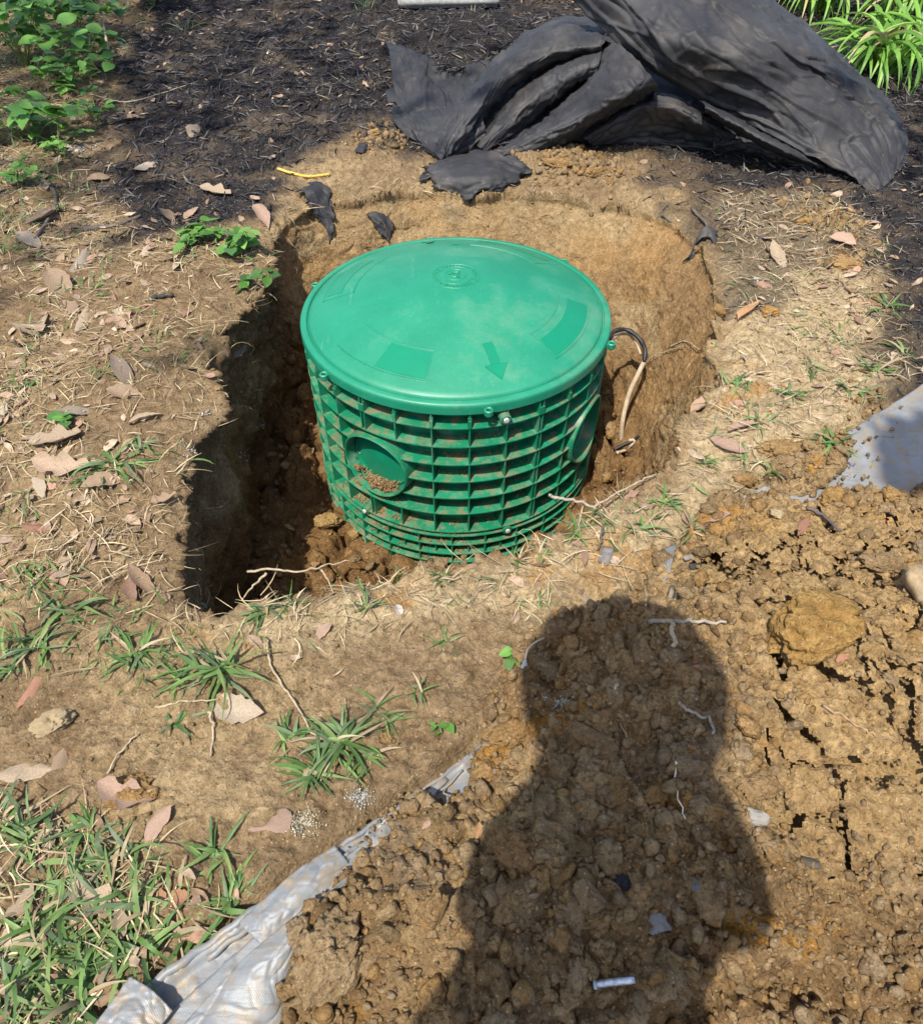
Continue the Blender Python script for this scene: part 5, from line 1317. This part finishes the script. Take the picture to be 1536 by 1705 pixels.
twig([(415,962,.01),(455,966,.03),(500,975,.03),(545,962,.03),(585,950,.02)], .0022, .0010, PALE, 'pale thin root arching along the front left lip of the pit', 'root', 'root', flat=-.045)
twig([(448,972,.02),(425,985,.01),(402,1003,0)], .0024, .001, PALE, 'short side root running down to the pit corner', 'root', 'root', flat=-.045)
twig([(535,962,.02),(548,975,.02),(556,990,0)], .002, .001, PALE, 'short pale root crossing the grass at the front lip', 'root', 'root', flat=-.045)
twig([(912,828),(935,834),(962,838),(990,848)], .0030, .0024, GREYT, 'grey root sticking out over the pit from the front lip', 'root', 'root', flat=-.02)
twig([(985,850),(1020,828),(1055,810),(1090,792)], .0022, .0014, PALE, 'thin root running along the right front lip', 'root', 'root', flat=-.005)
twig([(1078,1043),(1110,1038),(1150,1040),(1205,1045)], .0036, .0020, GREYT, 'long grey stick lying crosswise at the top of the shadow', wob=.001, lift=.012)
twig([(1115,985),(1117,1010),(1115,1045),(1118,1085)], .0040, .0030, PALE, 'pale upright stick crossed by the long grey one', wob=.001, lift=.010)
twig([(1124,992),(1124,1020),(1122,1050)], .0030, .0022, PALE, 'thinner stick beside the pale crossed stick', wob=.001)
twig([(1072,970),(1074,995),(1076,1012)], .0034, .002, (.36, .27, .19), 'short brown stick left of the crossed sticks', wob=.001)
twig([(447,1065),(448,1095),(462,1130),(490,1170),(515,1215),(530,1230)], .0018, .0014, PALE, 'long bent vine stem lying on the sand in the foreground', 'dry_vine', 'vine', wob=.001)
twig([(735,1290),(743,1310),(742,1335),(748,1355)], .0018, .001, PALE, 'short root hanging at the tip of the tarp edge', 'root', 'root')
twig([(1122,1270),(1120,1290),(1126,1315),(1137,1365)], .0013, .0009, (.6, .55, .45), 'thin white root in the darkest spoil', 'root', 'root')
twig([(1015,1140),(1022,1168),(1035,1200),(1055,1262)], .0012, .0009, (.36, .28, .2), 'thin brown root trailing down the shaded spoil', 'root', 'root')
twig([(1024,1150,.01),(1018,1165,.005),(1014,1178)], .0026, .0012, PALE, 'tiny pale husk twig in the shaded spoil')
twig([(1130,1175),(1150,1192),(1178,1208),(1186,1226)], .0026, .0016, GREYT, 'splintered grey twig at the right side of the shadow')
twig([(1370,1178),(1410,1202),(1450,1225),(1490,1240)], .0016, .0013, (.30, .20, .12), 'thin dark twig ending at the pale oval leaf')
twig([(1340,848),(1365,868),(1395,888)], .0034, .0026, DARKT, 'dark stick on the sunny spoil under the right tarp patch')
twig([(1003,880,.005),(1000,900),(994,918)], .0022, .0016, DARKT, 'dark twig standing beside the grey wood chip')
twig([(350,1190,.004),(356,1215),(352,1262)], .0022, .0013, (.38, .3, .2), 'short dry stem standing below the spotted leaf')
twig([(260,1180),(310,1172),(365,1168)], .0016, .001, PALE, 'straight straw stem left of the spotted leaf')
twig([(180,1290),(205,1255),(232,1225)], .0016, .001, PALE, 'straw stem slanting above the lobed leaf')
twig([(175,20,.25),(182,60,.12),(186,105,.02)], .006, .005, (.34, .27, .19), 'pale upright stem beside the top left vine')
twig([(150,160,.002),(210,172),(260,160),(330,138)], .0022, .0014, PALE, 'long thin stem lying on the mulch')
twig([(70,300),(95,330),(85,370),(60,400)], .006, .004, DARKT, 'dark rotten stick in the left litter')
twig([(140,385),(190,378),(235,362)], .007, .004, DARKT, 'dark stick along the lower edge of the mulch')
twig([(252,500),(272,497),(290,494)], .005, .004, (.06, .055, .05), 'short charred stick on the upper left bank')
twig([(1110,585),(1140,570),(1162,590)], .0018, .0012, PALE, 'fine root on the right pit wall', 'root', 'root', .012)
twig([(1070,618,.01),(1085,608,.01),(1112,592,.01),(1135,590,.01)], .0016, .0012, PALE, 'long fine root beside the cable loop', 'root', 'root', .012)
twig([(400,660),(430,640),(455,660),(475,690)], .0020, .001, (.35, .27, .18), 'forked root on the left pit wall', 'root', 'root', .01)
twig([(455,330),(480,400),(520,440)], .0018, .001, (.30, .24, .18), 'fine dark root by the far left lip', 'root', 'root', .01)
twig([(1150,350),(1175,380),(1190,400)], .004, .003, DARKT, 'dark root end at the right far lip', 'root', 'root')
# yellow strip
twig([(463,285),(485,292),(515,298),(550,294)], .0042, .0036, (.62, .42, .10), 'yellow curved plastic tie lying on the clay above the pit', 'plastic_tie', 'plastic tie', .007, 0)

# ------------------------------------------------------------------ stones, chips, rubbish
place('stone', CL_BIG[1].copy(), 88, 1206, (.024,.022,.018), (.38,.29,.17), M_STONE, 'round tan stone lying at the left edge of the foreground', 'stone', 40)
place('stone', CL_MID[2].copy(), 950, 935-30, (.001,.001,.001), (.4,.4,.4), M_STONE, 'speck of pale grit near the lip', 'stone', 0)
place('stone', CL_MID[3].copy(), 1262, 1363, (.012,.010,.009), (.36,.33,.29), M_STONE, 'small grey pebble at the shadow edge', 'stone', 0)
place('stone', CL_MID[4].copy(), 1160, 1480, (.010,.010,.009), (.20,.19,.18), M_STONE, 'dark grey pebble low in the shaded spoil', 'stone', 0)
place('stone', CL_MID[1].copy(), 1090, 1535, (.011,.011,.009), (.27,.26,.25), M_STONE, 'round grey pebble at the bottom of the shaded spoil', 'stone', 0)
place('stone', CL_MID[5].copy(), 1033, 1473, (.010,.008,.007), (.03,.03,.035), M_STONE, 'black coal like lump in the shaded spoil', 'stone', 0)
place('stone', CL_MID[0].copy(), 1294, 857, (.011,.010,.008), (.42,.33,.2), M_STONE, 'round pale pebble on the spoil below the right tarp patch', 'stone', 0)
for q in bpy.data.objects:
    if q.name.startswith('stone') and q.type == 'MESH': q.data.materials.clear(); q.data.materials.append(M_STONE)
def block(name, px, py, dims, rot, col, label, cat, mat, tilt=(0, 0), up=.0):
    bm = bmesh.new(); bmesh.ops.create_cube(bm, size=1)
    for v in bm.verts: v.co = Vector((v.co.x*dims[0], v.co.y*dims[1], v.co.z*dims[2]))
    bmesh.ops.bevel(bm, geom=bm.edges[:], offset=min(dims)*.22, segments=3, affect='EDGES')
    bmesh.ops.subdivide_edges(bm, edges=[e for e in bm.edges if e.calc_length() > max(dims)*.35], cuts=4, use_grid_fill=True)
    for v in bm.verts: v.co += Vector([mnoise.noise(v.co*60+Vector((k*9, px, 0))) for k in range(3)])*min(dims)*.12
    me = bpy.data.meshes.new(name); bm.to_mesh(me); bm.free(); me.polygons.foreach_set('use_smooth', [True]*len(me.polygons))
    o = link(name, me, None, mat); o.location = at(px, py)[0]+Vector((0, 0, dims[2]*.4+up)); o.rotation_euler = (R(tilt[0]), R(tilt[1]), R(rot)); o.color = tuple(col)+(1,)
    return prop(o, label, cat)
block('stone_block', 1532, 990, (.05, .055, .03), 12, (.34, .25, .15), 'pale tan stone block at the right edge of the spoil', 'stone block', M_STONE, (8, 12), .008)
block('wood_chip', 1008, 926, (.020, .034, .006), -22, (.17, .155, .145), 'flat grey wood chip on the sand before the pit', 'wood chip', M_TWIG, (4, -6))
block('wood_chip', 602, 250, (.028, .05, .012), -10, (.04, .04, .045), 'black chip at the left foot of the cloth bundle', 'wood chip', M_TWIG, (6, 6))
block('wood_chip', 1347, 1438, (.020, .008, .005), -10, (.09, .075, .06), 'dark flat chip in the crack at the foot of the sunny spoil', 'wood chip', M_TWIG, (4, 6))
block('wood_chip', 1160, 945, (.026, .010, .006), 5, (.06, .055, .05), 'black chip right of the torn tarp scrap', 'wood chip', M_TWIG, (4, 6))
block('wood_chip', 1150, 928, (.030, .008, .006), 25, (.26, .23, .2), 'grey splinter above the black chip near the tarp scrap', 'wood chip', M_TWIG, (4, 6))
block('edging_stone', 745, 2, (.44, .30, .04), 3, (.27, .27, .26), 'pale flat stone behind the mulch heap at the top', 'stone', M_STONE, (0, 0), .01)
block('edging_stone', 905, -2, (.10, .12, .12), 3, (.22, .19, .14), 'brown rough stone beside the pale flat stone at the top', 'stone', M_STONE, (0, 0), .03)
# white plastic tag with a bent stem
M_WHITE = plain('white_plastic', (.27, .29, .31), .5, .4, 0, 60, .2, .1)
tg = empty('plastic_tag', at(868, 1112)[0]); prop(tg, 'white plastic tag with a bent grey stem stuck in the upper spoil', 'plastic tag')
mb = MB(); o_ = tg.location
pa = [on(862,1130,o_.z+.008)-o_, on(866,1112,o_.z+.012)-o_, on(872,1098,o_.z+.016)-o_]; pb = [on(874,1132,o_.z+.010)-o_, on(878,1114,o_.z+.014)-o_, on(876,1097,o_.z+.017)-o_]
mb.strip(pa, pb); mb.strip([p-Vector((0, 0, .0015)) for p in pa], [p-Vector((0, 0, .0015)) for p in pb])
mb.strip(pa, [p-Vector((0, 0, .0015)) for p in pa]); mb.strip(pb, [p-Vector((0, 0, .0015)) for p in pb])
link('tag_plate', mb.mesh('tag_plate', False), tg, M_WHITE)
mb = MB(); mb.tube(smooth_path([on(874,1098,o_.z+.016)-o_, on(878,1082,o_.z+.022)-o_, on(890,1070,o_.z+.024)-o_, on(906,1062,o_.z+.016)-o_]), .0016, 6); link('tag_stem', mb.mesh('tag_stem'), tg, M_GREYC)
# silver tube in the shadow
l1, l2 = at(985, 1645)[0], at(1052, 1638)[0]; tb = empty('silver_tube', l1+Vector((0, 0, .015))); prop(tb, 'thin silver tube with blue tinge lying in the shaded spoil at the bottom', 'tube')
v = l2-l1; mb = MB(); mb.tube([v*.0, v*.15, v*.5, v*.9, v*1.0], lambda t: .0034 if .1 < t < .95 else .0028, 10)
link('tube_body', mb.mesh('tube_body'), tb, plain('silver_foil', (.50, .55, .62), .3, .6, 0, 150, .5, .4, metal=.6))
mb = MB(); mb.tube([v*-.01, v*.06], .0046, 10); link('tube_cap', mb.mesh('tube_cap'), tb, plain('grey_cap', (.35, .4, .48), .4, .5))
# white bits: lichen and perlite clusters
M_PALE = attr_material('pale_grit', .9, .1, 0, .5)
def cluster(name, px, py, n, spread, s0, s1, col, label, cat):
    base = at(px, py)[0]; P_ = np.array([[base.x+random.gauss(0, spread), base.y+random.gauss(0, spread*.7), 0] for _ in range(n)])
    for q in P_: q[2] = drop(q[0], q[1])[0].z+.002 if base.z > -.08 else base.z+random.gauss(0, spread*.8)
    s = rng.uniform(s0, s1, n); c_ = np.array(col)[None]*rng.uniform(.35, .75, (n, 1)); P_ -= np.array(base)
    o = scatter(name, T1, P_, random_frames(n), np.stack([s, s, s*.7], -1), c_, M_PALE, None, None, label, cat); o.location = base
    if 'kind' in o: del o['kind']
    return o
cluster('lichen', 940, 1168, 170, .006, .0008, .0022, (.48, .50, .42), 'white lichen crust on a clod in the shaded spoil', 'lichen')
cluster('lichen', 898, 1175, 60, .004, .0007, .0018, (.45, .50, .46), 'small pale lichen spot left of the white crust', 'lichen')
cluster('lichen', 505, 1372, 230, .010, .0007, .0021, (.62, .56, .42), 'yellowish lichen patch between curved leaf and tarp edge', 'lichen')
cluster('lichen', 600, 1328, 200, .008, .0006, .0019, (.58, .56, .50), 'fluffy white lichen at the foot of the large grass tuft', 'lichen')
cluster('white_grit', 432, 708, 60, .006, .0012, .003, (.72, .70, .65), 'white crumbly bit on the pit floor edge', 'grit')
cluster('white_grit', 335, 790, 60, .014, .0008, .0022, (.75, .73, .68), 'scatter of white grains on the left pit wall', 'grit')
cluster('white_grit', 358, 745, 14, .008, .0015, .0035, (.7, .68, .62), 'few white grains higher on the left pit wall', 'grit')
cluster('white_grit', 402, 762, 12, .006, .0015, .0035, (.7, .68, .62), 'white grains beside the pit floor', 'grit')
cluster('white_grit', 335, 1012, 16, .006, .0015, .004, (.66, .68, .62), 'pale lichen bit at the near corner of the pit', 'grit')
cluster('ash', 130, 248, 260, .03, .001, .0032, (.42, .43, .43), 'grey ash spot at the left edge of the mulch', 'ash')
cluster('white_grit', 1258, 467, 6, .003, .003, .006, (.85, .85, .82), 'single bright white chip on the soil right of the pit', 'grit')
cluster('white_grit', 550, 1450+140, 40, .02, .001, .004, (.66, .58, .42), 'pale flaky crust on the big clod by the tarp', 'grit')
# soil crumbs lying on the bare tarp
def crumbs_on(pts, n, label):
    P_, S_ = [], []
    for _ in range(n):
        a_, b_ = random.choice(pts); t_ = random.random(); px, py = a_[0]+(b_[0]-a_[0])*t_+random.gauss(0, 16), a_[1]+(b_[1]-a_[1])*t_+random.gauss(0, 14)
        g = on(px, py, -.02); g.z = max(float(z_base(np.array([g.x]), np.array([g.y]))[0])+.014, drop(g.x, g.y)[0].z); s = .0008+.0045*random.random()**2.5; P_.append(tuple(g)); S_.append((s, s, s*.8))
    scatter('tarp_crumbs', T1, np.array(P_), random_frames(n), np.array(S_), soilcol(n), M_SOIL, label=label, cat='soil')
crumbs_on([((1250,850),(1330,840)), ((1350,815),(1480,835)), ((1225,835),(1300,812)), ((1300,800),(1420,790)), ((1380,760),(1536,720))], 210, 'crumbs of clay spilt over the right tarp patch')
crumbs_on([((470,1530),(600,1440)), ((480,1640),(560,1690)), ((600,1400),(700,1330))], 380, 'crumbs of clay spilt over the lower left tarp strip')

# ------------------------------------------------------------------ people and trees outside the picture whose shade falls into it
def shade_src(x, y, z): return Vector((x, y, 0))+TOSUN*(z/TOSUN.z)
M_SHIRT = plain('work_shirt', (.10, .13, .20), .85, .1, 0, 90, .1, .2); M_SKIN = plain('skin', (.48, .30, .21), .55, .3, 0, 60, .08, .1); M_CAP = plain('cap_cloth', (.07, .07, .08), .8, .1, 0, 90, .1, .2)
def person(loc, rz, hands, label, cap=True):
    root = empty('person', loc, rz); prop(root, label, 'person')
    J = {'pel': (0, 0, .95), 'bel': (0, .01, 1.10), 'che': (0, .03, 1.26), 'nec': (0, .11, 1.36), 'hd0': (0, .15, 1.40), 'hd1': (0, .18, 1.44), 'hd2': (0, .19, 1.48),
         'lh': (-.10, 0, .90), 'lk': (-.12, .03, .50), 'la': (-.13, -.02, .10), 'lt': (-.14, .14, .05), 'rh': (.10, 0, .90), 'rk': (.12, .03, .50), 'ra': (.13, -.02, .10), 'rt': (.14, .14, .05),
         'ls': (-.09, .08, 1.33), 'rs': (.10, .08, 1.33), 'le': (-.075, .10, 1.08), 're': (.13, .10, 1.08), 'lw': hands[0], 'rw': hands[1]}
    Ed = [('pel','bel'),('bel','che'),('che','nec'),('nec','hd0'),('hd0','hd1'),('hd1','hd2'),('pel','lh'),('lh','lk'),('lk','la'),('la','lt'),('pel','rh'),('rh','rk'),('rk','ra'),('ra','rt'),('che','ls'),('ls','le'),('le','lw'),('che','rs'),('rs','re'),('re','rw')]
    rad = dict(pel=.125, bel=.12, che=.120, nec=.10, hd0=.07, hd1=.095, hd2=.07, lh=.085, lk=.06, la=.04, lt=.035, rh=.085, rk=.06, ra=.04, rt=.035, ls=.07, rs=.07, le=.042, re=.042, lw=.026, rw=.026)
    ks = list(J); me = bpy.data.meshes.new('body'); me.from_pydata([J[k] for k in ks], [(ks.index(a), ks.index(b_)) for a, b_ in Ed], [])
    o = link('body', me, root, M_SHIRT); sk = o.modifiers.new('skin', 'SKIN'); sv = me.skin_vertices
    if not sv:
        bm = bmesh.new(); bm.from_mesh(me); bm.verts.layers.skin.verify(); bm.to_mesh(me); bm.free(); sv = me.skin_vertices
    for i, k in enumerate(ks): sv[0].data[i].radius = (rad[k], rad[k]*(.75 if k in ('che', 'bel') else 1)); sv[0].data[i].use_root = k == 'pel'
    sb = o.modifiers.new('smooth', 'SUBSURF'); sb.levels = sb.render_levels = 2
    for sgn, hw in ((-1, hands[0]), (1, hands[1])):         # a palm with four bent fingers and a thumb
        mb = MB(); h = Vector(hw); mb.tube([h, h+Vector((-sgn*.01, .045, 0)), h+Vector((-sgn*.015, .085, 0))], lambda t: .026+.012*math.sin(PI*t*.8), 10)
        for f in range(4):
            b0 = h+Vector((-sgn*.015, .08, -.03+f*.019)); L = (.055, .065, .07, .06)[f]
            mb.tube([b0, b0+Vector((-sgn*L*.3, L*.5, 0)), b0+Vector((-sgn*L*.7, L*.55, 0))], lambda t: .0085-.002*t, 8)
        mb.tube([h+Vector((0, .03, .03)), h+Vector((-sgn*.02, .055, .048)), h+Vector((-sgn*.045, .07, .05))], lambda t: .011-.003*t, 8)
        link('hand', mb.mesh('hand'), root, M_SKIN)
    hb = clod_mesh('head', 3, 5, .02, 1.25); hd = link('head', hb, root, M_SKIN); hd.location = (0, .19, 1.425); hd.scale = (.078, .092, .098)
    if cap:
        mb = MB(); n_ = 24; rings = [[(r_*math.cos(2*PI*k/n_), .19+r_*1.15*math.sin(2*PI*k/n_), z) for k in range(n_)] for r_, z in ((.132, 1.440), (.131, 1.446), (.098, 1.455), (.098, 1.48), (.085, 1.53), (.05, 1.555), (.001, 1.56))]
        for a, b_ in zip(rings[:-1], rings[1:]): mb.strip(a, b_, True)
        c_ = link('hat', mb.mesh('hat'), root, M_CAP); c_.modifiers.new('thickness', 'SOLIDIFY').thickness = .003
    return root
PX, PY = -.115, -.335
gz = drop(PX, PY)[0].z
person((PX, PY, gz), 0, ((.03, .15, .95), (.21, .15, .95)), 'standing person in a brimmed hat holding a phone out over the spoil')
mb = MB(); mb.box((0, 0, 0), .075, .009, .15); ph = link('phone', mb.mesh('phone', False), None, M_BLACKC, (.0, -.035, .915)); ph.rotation_euler = (-.75, 0, 0)
prop(ph, 'black phone held by the standing person', 'phone')
M_BARK = plain('tree_bark', (.16, .12, .09), .9, .1, 0, 30, .35, .8, dist=.01)
LF = [tri_template(heart_leaf(k)) for k in (0, 1)]
def tree(base, clumps, label, seed):
    r_ = random.Random(seed); b0 = Vector(base); root = empty('tree', b0); prop(root, label, 'tree')
    top = sum((c[0] for c in clumps), Vector())/len(clumps); top = Vector((b0.x+(top.x-b0.x)*.35, b0.y+(top.y-b0.y)*.35, min(c[0].z for c in clumps)-.3))
    mb = MB(); mb.tube(smooth_path([Vector((0, 0, -.2)), (top-b0)*.5+Vector((.1, .05, 0)), top-b0], 8), lambda t: .13-.07*t, 14)
    for c, rad, n in clumps:
        mid = (top+c)*.5+Vector((0, 0, -.12)); mb.tube(smooth_path([top-b0, mid-b0, c-b0], 6), lambda t: .045-.035*t, 8)
    link('trunk', mb.mesh('trunk'), root, M_BARK)
    P_, Rr = [], []
    for c, rad, n in clumps:
        for _ in range(n):
            v = Vector((r_.gauss(0, .5), r_.gauss(0, .5), r_.gauss(0, .35))); P_.append(tuple(c+v*rad-b0))
    P_ = np.array(P_); n = len(P_); s = rng.uniform(.06, .11, n); c_ = np.array(VG, np.float32)[rng.integers(0, 4, n)]
    cr_ = scatter('crown', LF, P_, random_frames(n), np.stack([s, s, s], -1), c_, M_GRASS, parent=root)
    return root
def cl(x, y, z, rad, n): return (shade_src(x, y, z), rad, n)
tree((-4.2, -3.4, 0), [cl(-1.5, 1.3, 6.2, .8, 60), cl(-1.4, 2.2, 6.4, .9, 170), cl(-1.9, 3.1, 5.6, .9, 600), cl(-1.4, 4.0, 6.0, .9, 420), cl(-.5, 3.2, 5.8, .9, 130), cl(-2.6, 2.2, 5.4, .9, 260)],
     'broadleaf tree behind the photographer on the left whose crown shades the bank', 1)
tree((3.4, -2.2, 0), [cl(1.80, 2.30, 3.4, .42, 520), cl(1.62, 1.85, 3.2, .22, 330), cl(1.40, 1.48, 3.2, .17, 220), cl(2.2, 2.9, 3.4, .5, 360), cl(1.12, 1.14, 3.0, .10, 60), cl(.83, .985, 2.6, .05, 70)],  # unseen crown added, its clumps placed to cast the right edge shade
     'unseen broadleaf tree added on the right to shade the mulch', 2)
# mulch heaped on the left end of the black cloth
hr = [[(668,34,.03),(716,22,.05),(775,14,.07),(832,20,.06),(882,32,.05)],
      [(664,52,.08),(715,38,.12),(775,30,.14),(832,34,.135),(884,44,.11)],
      [(660,74,.092),(716,66,.13),(775,62,.155),(830,62,.155),(878,58,.14)],
      [(672,100,.07),(722,108,.10),(775,118,.115),(826,104,.125),(868,84,.12)],
      [(690,110,.04),(730,120,.06),(778,130,.08),(828,116,.09),(862,92,.09)]]
G = loft(N_(hr), 110, 80, None, lambda u, v, G_: .012*fbm(G_[..., 0]*14, G_[..., 1]*14, s=801, o=3)+.010*worley(G_[..., 0]/.03, G_[..., 1]/.02, 803)[3])
hm = link('mulch_heap', mesh_np('mulch_heap', G, grid_faces(110, 80), np.broadcast_to(np.array((.035, .032, .033), np.float32), G.shape), True, (M_SOIL,)))
prop(hm, 'heap of old black mulch lying on the left end of the cloth bundle', 'mulch heap')
i_ = rng.integers(0, G.shape[0]*G.shape[1], 1500); P = G.reshape(-1, 3)[i_]+rng.normal(0, .006, (1500, 3)); n_ = 1500
L = .014+.045*rng.random(n_)**1.5
scatter('mulch', ST, P, frames(rng.normal(0, .35, (n_, 3))+np.array([0, -.2, 1.]), rng.uniform(0, 6.28, n_)), np.stack([L, L*.55, L*.4], -1), cm[rng.integers(0, len(cm), n_)], M_MULCH,
        label='black bark shreds on the mulch heap over the left end of the cloth', cat='mulch', smooth=False)
